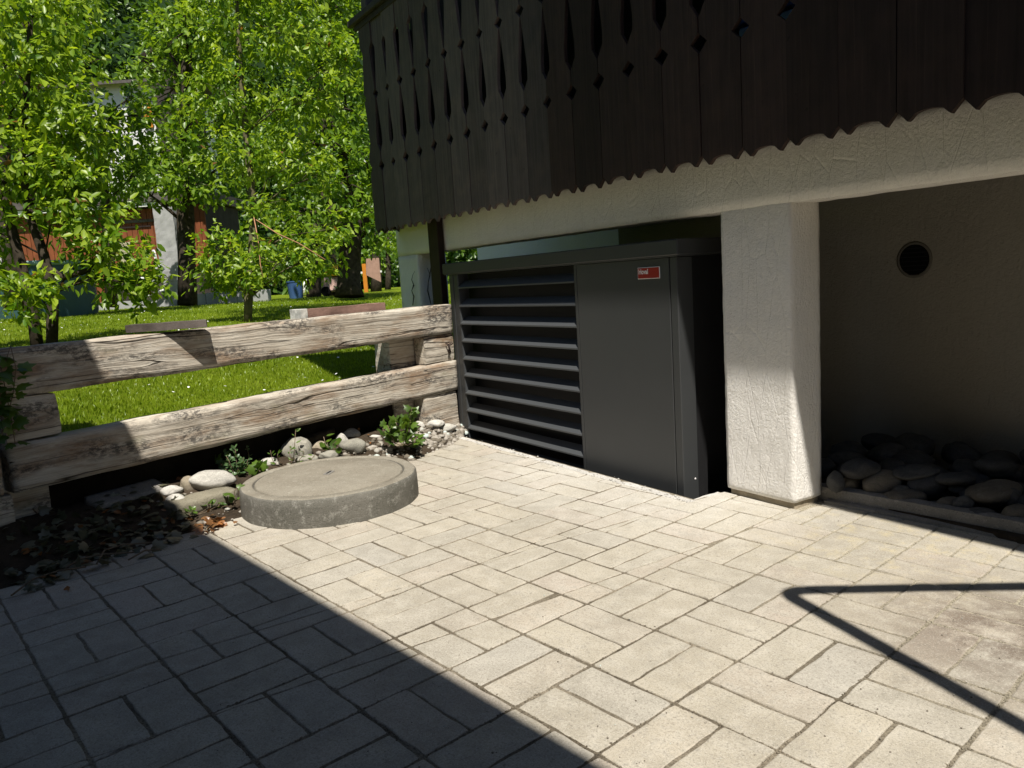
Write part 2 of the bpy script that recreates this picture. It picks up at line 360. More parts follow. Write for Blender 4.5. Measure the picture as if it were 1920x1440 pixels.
M = dict(paver=m_paver(), joint=m_joint(), plaster=m_plaster(), oldwood=m_oldwood(), plank=m_plank(),
 steel=m_metal('anthracite_sheet_steel', (.038, .040, .041), .48), steel_dark=m_plain('dark_interior_metal', (.012, .012, .013), .7),
 fascia=m_metal('anthracite_louvre_steel', (.058, .062, .065), .42),
 ring=m_concrete('aged_ring_concrete', (.13, .125, .105), (.19, .18, .155), (.36, .35, .31)),
 lid=m_concrete('sandy_lid_concrete', (.235, .21, .165), (.31, .285, .23), (.38, .36, .30)),
 kerb=m_concrete('grey_kerb_concrete', (.22, .21, .19), (.30, .285, .26), (.36, .34, .31)),
 block=m_concrete('mossy_block_concrete', (.19, .175, .13), (.28, .255, .19), (.33, .31, .24)),
 mortar=m_concrete('pale_mortar', (.52, .50, .46), (.62, .60, .56), (.45, .43, .39)),
 lawn=m_lawn(), soil=m_soil(),
 leafA=m_leaf('fresh_pear_leaf', (.10, .21, .012), (.38, .50, .036), .52, (.20, .10, .03)),
 leafB=m_leaf('green_tree_leaf', (.070, .155, .009), (.25, .38, .024), .48),
 leafC=m_leaf('dark_wood_leaf', (.040, .095, .010), (.12, .22, .018), .35),
 ivy=m_leaf('ivy_leaf', (.045, .095, .015), (.115, .20, .025), .35),
 spurge=m_leaf('bluish_creeper_leaf', (.06, .12, .05), (.13, .22, .08), .3),
 dead=m_leaf('dry_brown_leaf', (.16, .085, .035), (.36, .15, .05), .2),
 duskleaf=m_leaf('dull_ivy_leaf', (.05, .06, .03), (.16, .15, .10), .15),
 grass=m_leaf('grass_blade', (.17, .26, .010), (.31, .41, .026), .5),
 bark=m_plain('dark_bark', (.045, .036, .026), .95, .1, .5, 14, bump=1.0),
 barkl=m_plain('mossy_bark', (.12, .105, .06), .95, .1, .4, 14, bump=1.0),
 stone=m_stone('grey_field_stone', (.27, .26, .22), (.38, .36, .30)),
 wstone=m_stone('white_river_stone', (.48, .46, .41), (.60, .58, .53), False),
 bstone=m_stone('brownish_stone', (.26, .22, .16), (.36, .31, .23)),
 dstone=m_stone('shade_darkened_stone', (.055, .056, .058), (.10, .10, .095), False),  # dark stone, lowered further to carry the bay's shade in its colour
 bstone2=m_stone('brown_river_stone', (.13, .115, .09), (.18, .16, .13), False),
 brownwood=m_plain('red_brown_boards', (.20, .060, .022), .7, .3, .25, 6),
 darkpost=m_plain('dark_brown_post_wood', (.022, .012, .009), .6, .3, .3, 10, bump=.4),
 grayplaster=m_plain('grey_render', (.34, .34, .34), .9, .2, .15, 5),
 whitewall=m_plain('white_house_wall', (.72, .72, .70), .9, .2, .08, 2),
 roofgrey=m_plain('grey_brown_roof_tiles', (.10, .088, .082), .9, .2, .3, 9),
 teal=m_plain('teal_tank_plastic', (.035, .085, .090), .45, .4, .15, 3),
 tealrim=m_plain('pale_tank_rim', (.20, .32, .30), .5, .4, .1, 3),
 white=m_plain('white_plastic', (.75, .75, .73), .5, .4, .06, 3),
 orange=m_plain('orange_paint', (.55, .20, .02), .6, .3, .1, 4),
 yellow=m_plain('yellow_plastic', (.70, .42, .02), .5, .4, .05, 3),
 blue=m_plain('blue_plastic', (.05, .11, .26), .5, .4, .1, 3),
 red=m_plain('red_enamel', (.30, .004, .008), .35, .5, .04, 5, bump=.0),
 print=m_plain('white_print', (.80, .78, .76), .5, .3, .03, 5, bump=.0),
 black=m_plain('shade_and_tyre_black', (.006, .006, .006), .9, .1, .1, 5),
 rope=m_plain('orange_cord', (.42, .21, .12), .8, .2, .2, 40),
 tubem=m_metal('dark_steel_tube', (.05, .05, .055), .4),
 rust=m_plain('rusty_iron', (.05, .035, .03), .8, .3, .4, 60, bump=.6),
 twig=m_plain('dry_twig', (.16, .12, .08), .9, .1, .3, 30),
 forest=m_plain('forest_floor', (.012, .028, .008), .95, .1, .4, .8),
 darkwall=m_plain('dark_timber_wall', (.05, .042, .036), .85, .2, .3, 4),
)

def fr(x, y, t):                   # survey a pixel onto the facade plane at depth t -> (s, z)
    d = ray(x, y); k = (t-CAM.dot(DT))/d.dot(DT); P = CAM+d*k; return P.dot(DS), P.z
U = .32
# ================================================================== SETTING
# ---- ground under everything
bm = bmesh.new(); bbox(bm, -40, 40, -40, 40, -1.0, -.30)
tag(obj('ground', bm, M['soil']), kind='structure')
# ---- lawn: rises away from the fence
us = [.16, .3, .5, .8, 1.2, 1.8, 2.5, 3.3, 4.2, 5.2, 6.5, 8, 10, 12.5, 15, 18, 22, 27, 33, 40, 60, 90]
xs = list(np.linspace(-40, -6, 9))+list(np.linspace(-5, 14, 39))+list(np.linspace(15, 60, 12))
V = []; Q = []
for u in us:
    for x in xs:
        P = fl(x, u); V.append((P.x, P.y, lawn_h(u)+.03*noise.noise(Vector((P.x*.5, P.y*.5, 0)))))
nx = len(xs)
for a in range(len(us)-1):
    for b in range(nx-1): Q.append((a*nx+b, a*nx+b+1, (a+1)*nx+b+1, (a+1)*nx+b))
lawn = tag(mesh_np('lawn', V, Q, None, M['lawn']), kind='structure'); smooth(lawn)
# lawn edge: soil under its front rim, the beam's shade put into its colour
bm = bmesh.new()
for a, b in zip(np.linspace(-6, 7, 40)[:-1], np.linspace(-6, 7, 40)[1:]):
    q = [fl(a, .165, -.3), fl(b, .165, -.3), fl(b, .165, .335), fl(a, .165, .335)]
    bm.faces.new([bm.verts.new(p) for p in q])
tag(obj('soil_edge', bm, m_plain('shade_soil', (.012, .010, .007), .95, .1, .4, 9, bump=.8)), kind='structure')
# ---- soil strip between paving and fence
BX = [-6, -1.4, -.5, .4, 1.2, 2.0, 2.5, 2.9, 3.3]; BY = [.50, .50, .50, .53, .50, .42, .30, .09, .06]
def bound(x): return float(np.interp(x, BX, BY))
V = []; Q = []; xs2 = np.linspace(-6, 3.2, 150); ys2 = np.linspace(0, 1, 16)
for f in ys2:
    for x in xs2:
        b_ = bound(x)+.02*noise.noise(Vector((x*6, 3, 0)))
        y = -b_*(1-f)+f*.18
        z = -.006+.15*max(0, min(1, f*1.25))**1.2+.02*noise.noise(Vector((x*9, y*9, 1)))*min(1, f*4)
        P = fl(x, y, z); V.append(P)
nx = len(xs2)
for a in range(15):
    for b in range(nx-1): Q.append((a*nx+b, a*nx+b+1, (a+1)*nx+b+1, (a+1)*nx+b))
smooth(tag(mesh_np('soil_bed', V, Q, None, M['soil']), kind='structure'))
def bank_z(P):
    x, y = funpack(P); f = (y+bound(x))/(bound(x)+.18)
    return -.006+.15*max(0, min(1, f*1.25))**1.2

# ---- pavement with its pavers
joint = bmesh.new()
N_ = 60
pz = -.0036
poly = [(-6, -8), (9, -8), (9, 3.6), (-2.2, 3.6)]
bm = bmesh.new(); bm.faces.new([bm.verts.new((x, y, pz)) for x, y in [(-.9, -9), (10, -9), (10, 3.2*.0+2.36), (1.2, 2.6), (-1.25, 2.93), (-1.45, 2.93)]])
pav = tag(obj('pavement', bm, M['joint']), kind='structure')
bm = bmesh.new(); bm.faces.new([bm.verts.new(FP(*p)) for p in [(.78, 2.5, pz-.001), (8, 2.5, pz-.001), (8, 4.0, pz-.001), (1.2, 3.2, pz-.001), (.78, 2.93, pz-.001)]])
obj('joint_strip', bm, M['joint'], pav)
def clip(poly, n, d):              # keep n.p <= d
    out = []
    for i in range(len(poly)):
        a, b = poly[i], poly[(i+1) % len(poly)]
        fa, fb = a[0]*n[0]+a[1]*n[1]-d, b[0]*n[0]+b[1]*n[1]-d
        if fa <= 0: out.append(a)
        if (fa < 0 < fb) or (fb < 0 < fa):
            k = fa/(fa-fb); out.append((a[0]+(b[0]-a[0])*k, a[1]+(b[1]-a[1])*k))
    return out
def area(p): return .5*sum(p[i][0]*p[(i+1) % len(p)][1]-p[(i+1) % len(p)][0]*p[i][1] for i in range(len(p)))
def paver_bm(poly, seed, bm=None, off=(0, 0, 0)):
    rn = random.Random(seed)
    pts = []
    for i in range(len(poly)):
        a, b = Vector(poly[i]), Vector(poly[(i+1) % len(poly)]); L = (b-a).length
        if L < 1e-4: continue
        d = (b-a)/L; nrm = Vector((-d.y, d.x)); n = max(1, int(round(L/.04)))
        pts.append(a+d*min(.005, L*.3)+nrm*.0015)
        for k in range(1, n): pts.append(a+d*(L*k/n)+nrm*rn.uniform(-.0022, .0034))
        pts.append(b-d*min(.005, L*.3)+nrm*.0015)
    c = sum(pts, Vector((0, 0)))/len(pts)
    own = bm is None
    if own: bm = bmesh.new()
    o = Vector(off)
    def ring(s, z): return [bm.verts.new(Vector((p.x-(p.x-c.x)/max(1e-6, (p-c).length)*s, p.y-(p.y-c.y)/max(1e-6, (p-c).length)*s, z))+o) for p in pts]
    A = ring(.0052, 0); B = ring(.0020, -.0012); Cc = ring(0, -.0042); D = ring(0, -.03); n = len(pts)
    bm.faces.new(A)
    for X_, Y_ in ((A, B), (B, Cc), (Cc, D)):
        for i in range(n):
            f = bm.faces.new((X_[i], Y_[i], Y_[(i+1) % n], X_[(i+1) % n])); f.smooth = False
    return bm
GAP = .0038
variants = []
for k in range(12):
    me = bpy.data.meshes.new('paver'); b_ = paver_bm([(-.16+GAP, -.08+GAP), (.16-GAP, -.08+GAP), (.16-GAP, .08-GAP), (-.16+GAP, .08-GAP)], 100+k)
    b_.normal_update(); b_.to_mesh(me); b_.free(); me.materials.append(M['paver']); variants.append(me)
RING_C = Vector((-.4988, 1.3462, 0)); RING_R = .503
k0, k1 = gp(1541, 941), gp(1925, 1016); kd = (k1-k0).normalized(); ka = math.atan2(kd.y, kd.x)
zones = [[((DS.x, DS.y), .79), ((DT.x, DT.y), 2.672)],
         [((-DS.x, -DS.y), -.795), ((DS.x, DS.y), 1.28), ((DT.x, DT.y), 2.95)],
         [((-DS.x, -DS.y), -1.285), ((-kd.y, kd.x), -kd.y*k0.x+kd.x*k0.y-.012)]]
cand = []
rn = random.Random(3)
for i in range(-5, 17):
    for j in range(-7, 11):
        sub = [((i+.5)*U, (j+.25)*U, 0), ((i+.5)*U, (j+.75)*U, 0)] if (i+j) % 2 == 0 else [((i+.25)*U, (j+.5)*U, 1), ((i+.75)*U, (j+.5)*U, 1)]
        for cx, cy_, ori in sub:
            hx, hy = (.16, .08) if ori == 0 else (.08, .16)
            P = Vector((cx, cy_, 0)); fx, fy = funpack(P)
            if -fy < bound(fx)-.10 and cx < 0: continue
            if (P-RING_C).length < RING_R-.19: continue
            s_, t_ = P.dot(DS), P.dot(DT)
            if t_ > 4.2: continue
            full = [(cx-hx+GAP, cy_-hy+GAP), (cx+hx-GAP, cy_-hy+GAP), (cx+hx-GAP, cy_+hy-GAP), (cx-hx+GAP, cy_+hy-GAP)]
            d = P-CAM; zf = d.dot(fwd); vis = 0
            if zf > .3:
                px_, py_ = 960+FPX*d.dot(rgt)/zf, 720-FPX*d.dot(upv)/zf
                if -160 < px_ < 2080 and 700 < py_ < 1600: vis = 1
            pieces = []
            for zi, z_ in enumerate(zones):
                p = full
                for n, dd in z_: p = clip(p, n, dd) if p else p
                if len(p) >= 3 and area(p) > .0016: pieces.append(p)
            for p in pieces:
                cand.append((-(area(p)/max(.5, d.length)**2)*(1 if vis else .001), p, abs(area(p)-area(full)) < 1e-5, (cx, cy_, ori), vis))
cand.sort(key=lambda c: c[0])
rest = bmesh.new()
for k, (sc_, p, whole, (cx, cy_, ori), vis) in enumerate(cand):
    dz = rn.uniform(-.0022, .0018)
    if k < 290 and vis:
        if whole:
            o = obj('paver', variants[k % 12], None, pav)
            o.location = (cx+rn.uniform(-.0015, .0015), cy_+rn.uniform(-.0015, .0015), dz)
            o.rotation_euler = (rn.uniform(-.006, .006), rn.uniform(-.006, .006), (math.pi/2 if ori else 0)+(math.pi if rn.random() < .5 else 0)+rn.uniform(-.006, .006))
        else:
            c = (sum(q[0] for q in p)/len(p), sum(q[1] for q in p)/len(p))
            o = obj('paver', paver_bm([(q[0]-c[0], q[1]-c[1]) for q in p], k), M['paver'], pav, (c[0], c[1], dz))
    else:
        paver_bm(p, k, rest, (0, 0, dz))
tag(obj('paver_field', rest, M['paver'], pav), kind='stuff')
# pale mortar edge along the pit of the machine
tag(rough_box('mortar_edge', -1.78, .80, 2.662, 2.722, -.30, -.002, .03, .004, 14, M['mortar'], None, 2), kind='structure').rotation_euler = (0, 0, TH)
tag(rough_box('mortar_return', .765, .815, 2.722, 2.93, -.30, -.004, .03, .004, 14, M['mortar'], None, 5), kind='structure').rotation_euler = (0, 0, TH)
# kerb of the stone bed
k0, k1 = gp(1541, 941), gp(1925, 1016); kd = (k1-k0).normalized(); ka = math.atan2(kd.y, kd.x)
kb = rough_box('kerb', -.07, 2.6, .03, .11, -.1, .072, .03, .003, 9, M['kerb'], None, 3, .012); kb.location = k0; kb.rotation_euler = (0, 0, ka); tag(kb, kind='structure')
kb2 = rough_box('kerb_foot', .02, 2.6, -.02, .032, -.1, .016, .03, .003, 9, M['kerb'], None, 8, .008); kb2.location = k0; kb2.rotation_euler = (0, 0, ka); tag(kb2, kind='structure')

# ================================================================== CHALET
house = thing('house', 'white plastered chalet with a dark carved wooden balcony above two open bays', 'house', (0, 0, 0), TH)
PL = M['plaster']
pier = rough_box('pillar',   .824, 1.250, 2.937, 3.160, .028, 1.512, .022, .0024, 11, PL, house, 1, .009); smooth(pier)
rough_box('pillar_foot',   .84, 1.236, 2.952, 3.145, -.1, .03, .03, .003, 12, M['bstone'], house, 2)
smooth(rough_box('lintel', -3.05, 5.2, 2.934, 3.162, 1.490, 1.80, .05, .003, 8, PL, house, 4, .006))
smooth(rough_box('corner_pillar', -3.05, -2.634, 2.936, 3.22, -.3, 1.493, .05, .003, 8, PL, house, 6, .01))
box('back_wall', -4.2, .80, 4.5, 4.65, -.3, 1.95, m_plaster('skylight_tinted_plaster', (.80, .80, .95), False, .06), house)  # blue sky light put into the plaster colour against the green lawn bounce
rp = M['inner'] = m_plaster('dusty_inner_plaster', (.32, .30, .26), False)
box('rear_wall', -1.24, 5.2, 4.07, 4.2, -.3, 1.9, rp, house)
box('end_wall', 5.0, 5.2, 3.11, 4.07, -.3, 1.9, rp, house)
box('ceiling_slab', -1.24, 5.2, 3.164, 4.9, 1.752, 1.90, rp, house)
# round vent in the rear wall
bm = bmesh.new(); lathe(bm, [(.074, 0), (.100, 0), (.101, .002), (.092, .004), (.086, .004), (.080, -.0)], 40)
vs_, vz_ = fr(1715, 487, 4.07)
vn = obj('vent_ring', bm, m_plaster('vent_collar', (.16, .15, .13), False), house, (vs_, 4.068, vz_)); vn.rotation_euler = (math.pi/2, 0, 0); smooth(vn)
bm = bmesh.new(); lathe(bm, [(0, .003), (.085, .003), (.085, 0)], 40)
vd = obj('vent_shade_disc', bm, M['black'], vn)  # black disc paints the hole's dark inside onto the uncut wall
for k in range(7):
    z = -.075+k*.024; hw = math.sqrt(.082**2-z*z)-.004
    bm = bmesh.new(); bbox(bm, -hw, hw, z-.008, z-.004, .0035, .009); obj('slat', bm, M['steel_dark'], vn)
# dark wooden post beside the corner pillar
sa, _ = fr(801, 425, 2.87); sb, _ = fr(819, 425, 2.87)
box('post', sa, sb, 2.87, 2.928, -.2, 1.76, M['darkpost'], house, .004)
# balcony
balc = box('balcony', -2.96, 5.2, 2.74, 3.2, 1.80, 1.88, M['darkpost'], house)
def plank_poly(w, z0, z1, rnq, top=True):
    h = w/2-rnq.uniform(.0012, .0035)
    j = lambda a: a+rnq.uniform(-.003, .003)
    W_ = 1.32
    e = [(z0+.045, 0), (2.222, 0), (j(2.265), .036), (2.309, 0), (2.385, 0), (2.43, .022), (j(2.45), .034), (2.52, .035), (2.66, .022), (2.815, .004), (2.828, 0),
         (j(2.868), .034), (2.905, 0), (2.92, .004), (3.06, .020), (3.20, .033), (3.245, .033), (3.28, .006), (3.30, 0), (z1, 0)]
    right = [(h-i*W_, z) for z, i in e]; left = [(-h+i*W_, z) for z, i in e]
    bot = []
    n = 8
    bx = h-.045
    bot.append((-(h-.040), z0+rnq.uniform(-.002, .003)))
    for k in range(n+1):
        a = -bx+2*bx*k/n; q = a/bx
        bot.append((a*.94, z0+.008+.026*math.sqrt(max(0, 1-q*q))))
    bot.append((h-.040, z0+rnq.uniform(-.002, .003)))
    return bot+right+left[::-1]
rq = random.Random(5)
s0 = 2.138; PW = .2435
for k in range(-8, 21):
    xc = s0-(k+.5)*PW
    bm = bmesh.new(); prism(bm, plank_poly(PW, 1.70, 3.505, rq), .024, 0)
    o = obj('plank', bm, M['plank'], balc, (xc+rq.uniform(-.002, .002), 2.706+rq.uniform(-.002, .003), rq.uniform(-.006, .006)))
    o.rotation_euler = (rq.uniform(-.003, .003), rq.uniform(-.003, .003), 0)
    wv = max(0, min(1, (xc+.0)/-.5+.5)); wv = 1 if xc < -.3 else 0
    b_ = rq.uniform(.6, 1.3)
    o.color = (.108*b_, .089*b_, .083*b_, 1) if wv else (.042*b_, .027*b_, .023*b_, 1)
for k in range(2):
    bm = bmesh.new(); prism(bm, plank_poly(PW, 1.70, 3.505, rq), .024, 0)
    o = obj('plank', bm, M['plank'], balc, (-2.985, 2.75+(k+.5)*PW, 0)); o.rotation_euler = (0, 0, -math.pi/2); o.color = (.05, .045, .04, 1)
box('slot_blackout', -2.955, -2.935, 2.745, 3.2, 1.88, 3.5, M['black'], balc)  # added black sheet, keeps the cut-outs dark against the greenery behind
o = box('top_rail', -3.10, 5.2, 2.655, 2.775, 3.505, 3.56, M['plank'], balc, .006); o.color = (.05, .045, .042, 1)
o = box('under_rail', -3.04, 5.2, 2.69, 2.705, 3.455, 3.503, M['plank'], balc, .003); o.color = (.04, .035, .032, 1)
o = box('rail_post', -2.95, -2.85, 2.735, 2.835, 1.88, 4.45, M['plank'], balc, .004); o.color = (.10, .09, .08, 1)
o = box('joist', -2.95, 5.2, 2.735, 2.80, 2.05, 2.15, M['plank'], balc); o.color = (.03, .025, .02, 1)
box('upper_wall', -2.96, 5.2, 3.2, 3.3, 1.82, 3.75, m_plain('shade_black_wall', (.012, .010, .009), .85), house)  # shade behind the boards put into the colour so cut-outs look black
# roof whose eave shades the facade
bm = bmesh.new()
prism(bm, [(2.050, 4.40), (2.050, 4.52), (3.85, 5.25), (3.85, 5.13), (2.3, 4.46)], 1, 0)
for v in bm.verts: v.co = Vector((-2.5 if v.co.y < .5 else 6.2, v.co.x, v.co.z))
bmesh.ops.recalc_face_normals(bm, faces=bm.faces[:])
obj('roof', bm, M['darkwall'], house)
box('lawn_shade_slab', -1.75, -.55, 1.22, 2.3, 4.42, 4.54, M['darkwall'], house)  # unseen slab added only to cast the shadow on the lawn
# something blue kept on the balcony floor
s_, z_ = fr(1403, 55, 2.84)
bx_ = thing('storage_box', 'blue box on the balcony seen through a diamond cut-out of the dark boards', 'box', FP(s_+.10, 2.97, 1.882), TH)
box('body', -.17, .13, -.12, .12, 0, z_+.055-1.882-.03, m_plain('light_blue_plastic', (.45, .66, .92), .5), bx_, .01); box('lid', -.18, .14, -.13, .13, z_+.057-1.882-.03, z_+.085-1.882, M['blue'], bx_, .008)
# opposite house (stands behind the viewer, its eave throws the shadow on the yard)
oh = thing('opposite_house', 'dark timbered house across the yard whose eave shades the paving', 'house', (0, 0, 0))
ye = .585-1.28/4.24*4.2
box('wall', -.1, 10, -7, -1.75, -.3, 4.3, M['darkwall'], oh)
bm = bmesh.new(); prism(bm, [(ye, 4.20), (ye, 4.30), (-4.4, 6.0), (-8, 4.5), (-8, 4.4)], 1, 0)
for v in bm.verts: v.co = Vector((-.25 if v.co.y < .5 else 10.4, v.co.x, v.co.z))
bmesh.ops.recalc_face_normals(bm, faces=bm.faces[:]); obj('roof', bm, M['roofgrey'], oh)
box('door', 5.0, 5.9, -1.748, -1.70, 0, 2.0, M['brownwood'], oh, .01)
box('window', 6.6, 7.6, -1.748, -1.71, .9, 2.0, M['steel_dark'], oh, .01)
# bent tube awning frame: only its shadow reaches the picture
fr_h = 2.55
Vp = gp(1462, 1107); a1 = gp(1920, 1099)-Vp; a2 = gp(1920, 1362)-Vp; a1.normalize(); a2.normalize()
K = Vp-LD*(fr_h/-LD.z*1.0)*1.0
K = Vp+Vector((2.0, -1.28, 4.24))*(fr_h/4.24)
tf = thing('awning_frame', 'bent dark steel tube frame that throws the thin V shadow on the pavers', 'tube frame', (K.x, K.y, 0))
bm = bmesh.new()
pts = [Vector((0, 0, fr_h))+a1*1.9]
rad = .10
for q in np.linspace(0, 1, 9):
    A = a1*rad*(1-q)**2 + a2*rad*q**2; pts.append(Vector((0, 0, fr_h))+A)
pts.append(Vector((0, 0, fr_h))+a2*3.6)
tube(bm, pts, .033, 12); obj('bent_tube', bm, M['tubem'], tf)
for e in (pts[0], pts[-1]):
    bm = bmesh.new(); tube(bm, [(e.x, e.y, 0), (e.x, e.y, fr_h+.02)], .022, 10); obj('leg', bm, M['tubem'], tf)

# ================================================================== HEAT PUMP
HS, HT = -.66, 2.84
hp = thing('heat_pump', 'large anthracite outdoor heat pump with louvres and a red badge standing under the balcony', 'heat pump', FP(HS, HT, -.2), TH)
def hb(name, sa, sb, ya, yb, za, zb, mat, bev=.003, par=None): return box(name, sa-HS, sb-HS, ya, yb, za+.2, zb+.2, mat, par or hp, bev)
ST, SDK, FA = M['steel'], M['steel_dark'], M['fascia']
hb('lid', -1.985, .632, -.022, .80, 1.288, 1.374, ST, .006)
hb('lid_flange', -1.975, .622, -.012, .79, 1.282, 1.2875, FA, .001)
hb('corner_post', -1.92, -1.862, 0, .05, -.2, 1.281, ST)
hb('corner_post', .550, .604, 0, .118, -.2, 1.281, ST, .004)
hb('louvre_frame', -1.858, -1.79, .004, .06, -.2, 1.281, ST)
hb('front_panel', -.262, .545, 0, .03, -.2, 1.281, ST, .003)
hb('divider', -.292, -.266, .002, .05, -.2, 1.281, ST, .002)
hb('cabinet', -1.90, .57, .14, .78, -.2, 1.280, SDK, .0)
hb('side_panel', .571, .583, .122, .78, -.2, 1.280, SDK, .0)
lz = [1.168, 1.022, .882, .741, .599, .463, .318, .175, .030, -.115]
prof = [(0, 0), (0, .010), (.070, .062), (.078, .058), (.078, .052), (.008, 0)]
bm = bmesh.new()
x0, x1 = -1.789-HS, -.293-HS
a = [bm.verts.new((x0, y, z)) for y, z in prof]; b = [bm.verts.new((x1, y, z)) for y, z in prof]
for i in range(len(prof)): bm.faces.new((a[i], a[(i+1) % len(prof)], b[(i+1) % len(prof)], b[i]))
bm.faces.new(a[::-1]); bm.faces.new(b); bmesh.ops.recalc_face_normals(bm, faces=bm.faces[:])
slm = bpy.data.meshes.new('louvre'); bm.to_mesh(slm); bm.free(); slm.materials.append(FA)
for z in lz:
    o = obj('louvre', slm, None, hp, (0, 0, z+.2))
hb('louvre_side', -1.789, -1.783, .006, .10, -.2, 1.281, FA, .0)
hb('louvre_side', -.299, -.293, .052, .10, -.2, 1.281, FA, .0)
# badge
bd = hb('badge', .303, .478, -.005, -.0005, 1.170, 1.235, M['print'], .001)
bm = bmesh.new(); bbox(bm, .3065-HS, .4745-HS, -.0062, -.0048, 1.3735, 1.4315); obj('badge_face', bm, M['red'], bd)
cu = bpy.data.curves.new('badge_lettering', 'FONT'); cu.body = 'Hoval'; cu.size = .040; cu.extrude = .0004; cu.offset = .0006
to = bpy.data.objects.new('tmp', cu); COL.objects.link(to)
dg = bpy.context.evaluated_depsgraph_get(); me = bpy.data.meshes.new_from_object(to.evaluated_get(dg)); bpy.data.objects.remove(to)
me.materials.clear(); me.materials.append(M['print'])
lt = obj('badge_lettering', me, None, bd, (.312-HS, -.0066, 1.398)); lt.rotation_euler = (math.pi/2, 0, 0); lt.scale = (.82, 1, 1)
bm = bmesh.new(); lathe(bm, [(0, .003), (.004, .003), (.006, 0)], 10)
o = obj('screw', bm, M['print'], hp, (.604-HS, .09, .24)); o.rotation_euler = (0, math.pi/2, 0)

# ================================================================== SHAFT COVER
shaft = thing('shaft_cover', 'round concrete manhole ring with a sandy lid standing on the paving', 'manhole', RING_C)
bm = bmesh.new(); H = .153
lathe(bm, [(.503, -.03), (.505, .02), (.503, .10), (.500, H-.012), (.492, H-.002), (.480, H), (.436, H+.001), (.430, H-.004), (.428, H-.03), (0, H-.03)], 120)
for v in bm.verts:
    if v.co.length > .3:
        n = noise.noise_vector(v.co*9); v.co += n*.0035
rg = obj('ring', bm, M['ring'], shaft); smooth(rg)
rg.data.materials.append(M['lid'])
for p in rg.data.polygons:
    c = p.center
    if c.z > H-.008 and math.hypot(c.x, c.y) < .490: p.material_index = 1
bm = bmesh.new(); lathe(bm, [(0, H+.004), (.22, H+.004), (.412, H+.002), (.419, H-.003), (.421, H-.028)], 96)
for v in bm.verts: v.co.z += .002*noise.noise(v.co*5)
ld = obj('lid', bm, M['lid'], shaft); smooth(ld)
P = gp(617, 888, H); d = P-RING_C
bm = bmesh.new(); bbox(bm, -.019, .019, -.042, .042, H+.003, H+.0085); bmesh.ops.bevel(bm, geom=bm.edges[:], offset=.002, segments=1, affect='EDGES')
o = obj('lifting_slot', bm, M['kerb'], ld, (d.x, d.y, 0), R_(38))
bm = bmesh.new(); bbox(bm, -.006, .006, -.032, .032, H+.0075, H+.0092); o2 = obj('slot_dark_bar', bm, M['black'], o)  # raised black bar paints the dark depth of the slot

# ================================================================== FENCE
fence = thing('fence', 'old weathered fence of thick railway sleeper beams between paving and lawn', 'fence', F0, FANG)
OW = M['oldwood']
def beam(x0, x1, za0, za1, zb0, zb1, y0, y1, seed, name='beam', amp=.0045, rnd=.007):
    """za: lower edge at both ends, zb: upper edge"""
    def fn(v):
        f = (v.co.x-x0)/(x1-x0); lo = za0+(za1-za0)*f; hi = zb0+(zb1-zb0)*f
        v.co.z = lo+(hi-lo)*v.co.z
        v.co.y += .008*noise.noise(Vector((v.co.x*1.2, seed, 2)))
    bm_res = .035
    # unit height box mapped onto the sloping edges
    o = None
    def fn2(v):
        # v.co.z currently within 0..H
        f = (v.co.x-x0)/(x1-x0); lo = za0+(za1-za0)*f; hi = zb0+(zb1-zb0)*f; Hh = .24
        v.co.z = lo+(hi-lo)*(v.co.z/Hh)
        v.co.z += .005*noise.noise(Vector((v.co.x*2.1, seed*3.3, 5)))
        v.co.y += .010*noise.noise(Vector((v.co.x*1.4, seed*1.7, 2)))
    o = rough_box(name, x0, x1, y0, y1, 0, .24, bm_res, amp, 5, OW, fence, seed, rnd, fn2); smooth(o); return o
beam(-1.6, 2.925, .775, .815, 1.028, 1.050, 0, .13, 1)
beam(-.305, 2.945, .308, .345, .558, .590, 0, .135, 2)
beam(-1.9, -.345, .30, .31, .54, .555, .0, .135, 3)
# posts and the short blocks between the beams
rough_box('post', 2.36, 2.72, .15, .33, -.2, 1.0, .04, .006, 5, OW, fence, 4, .012)
rough_box('block', 2.60, 2.935, .008, .13, .592, .812, .035, .005, 6, OW, fence, 5, .012)
rough_box('block', 2.55, 2.93, .010, .13, .0, .340, .035, .005, 6, OW, fence, 6, .012)
rough_box('block', -.30, -.045, .010, .13, .560, .785, .035, .006, 6, OW, fence, 7, .014)
rough_box('post', -.42, -.10, .15, .33, -.2, 1.0, .04, .006, 5, OW, fence, 9, .012)
rough_box('block', -.55, -.30, .05, .16, -.1, .300, .035, .006, 6, OW, fence, 10, .014)
bm = bmesh.new(); tube(bm, [(2.83, -.002, .735), (2.83, -.02, .735), (2.86, -.02, .665), (2.86, .0, .66)], .006, 6); obj('staple', bm, M['rust'], fence)
bm = bmesh.new(); tube(bm, [(2.865, .002, .745), (2.865, -.018, .735), (2.835, -.018, .67)], .006, 6); obj('staple', bm, M['rust'], fence)
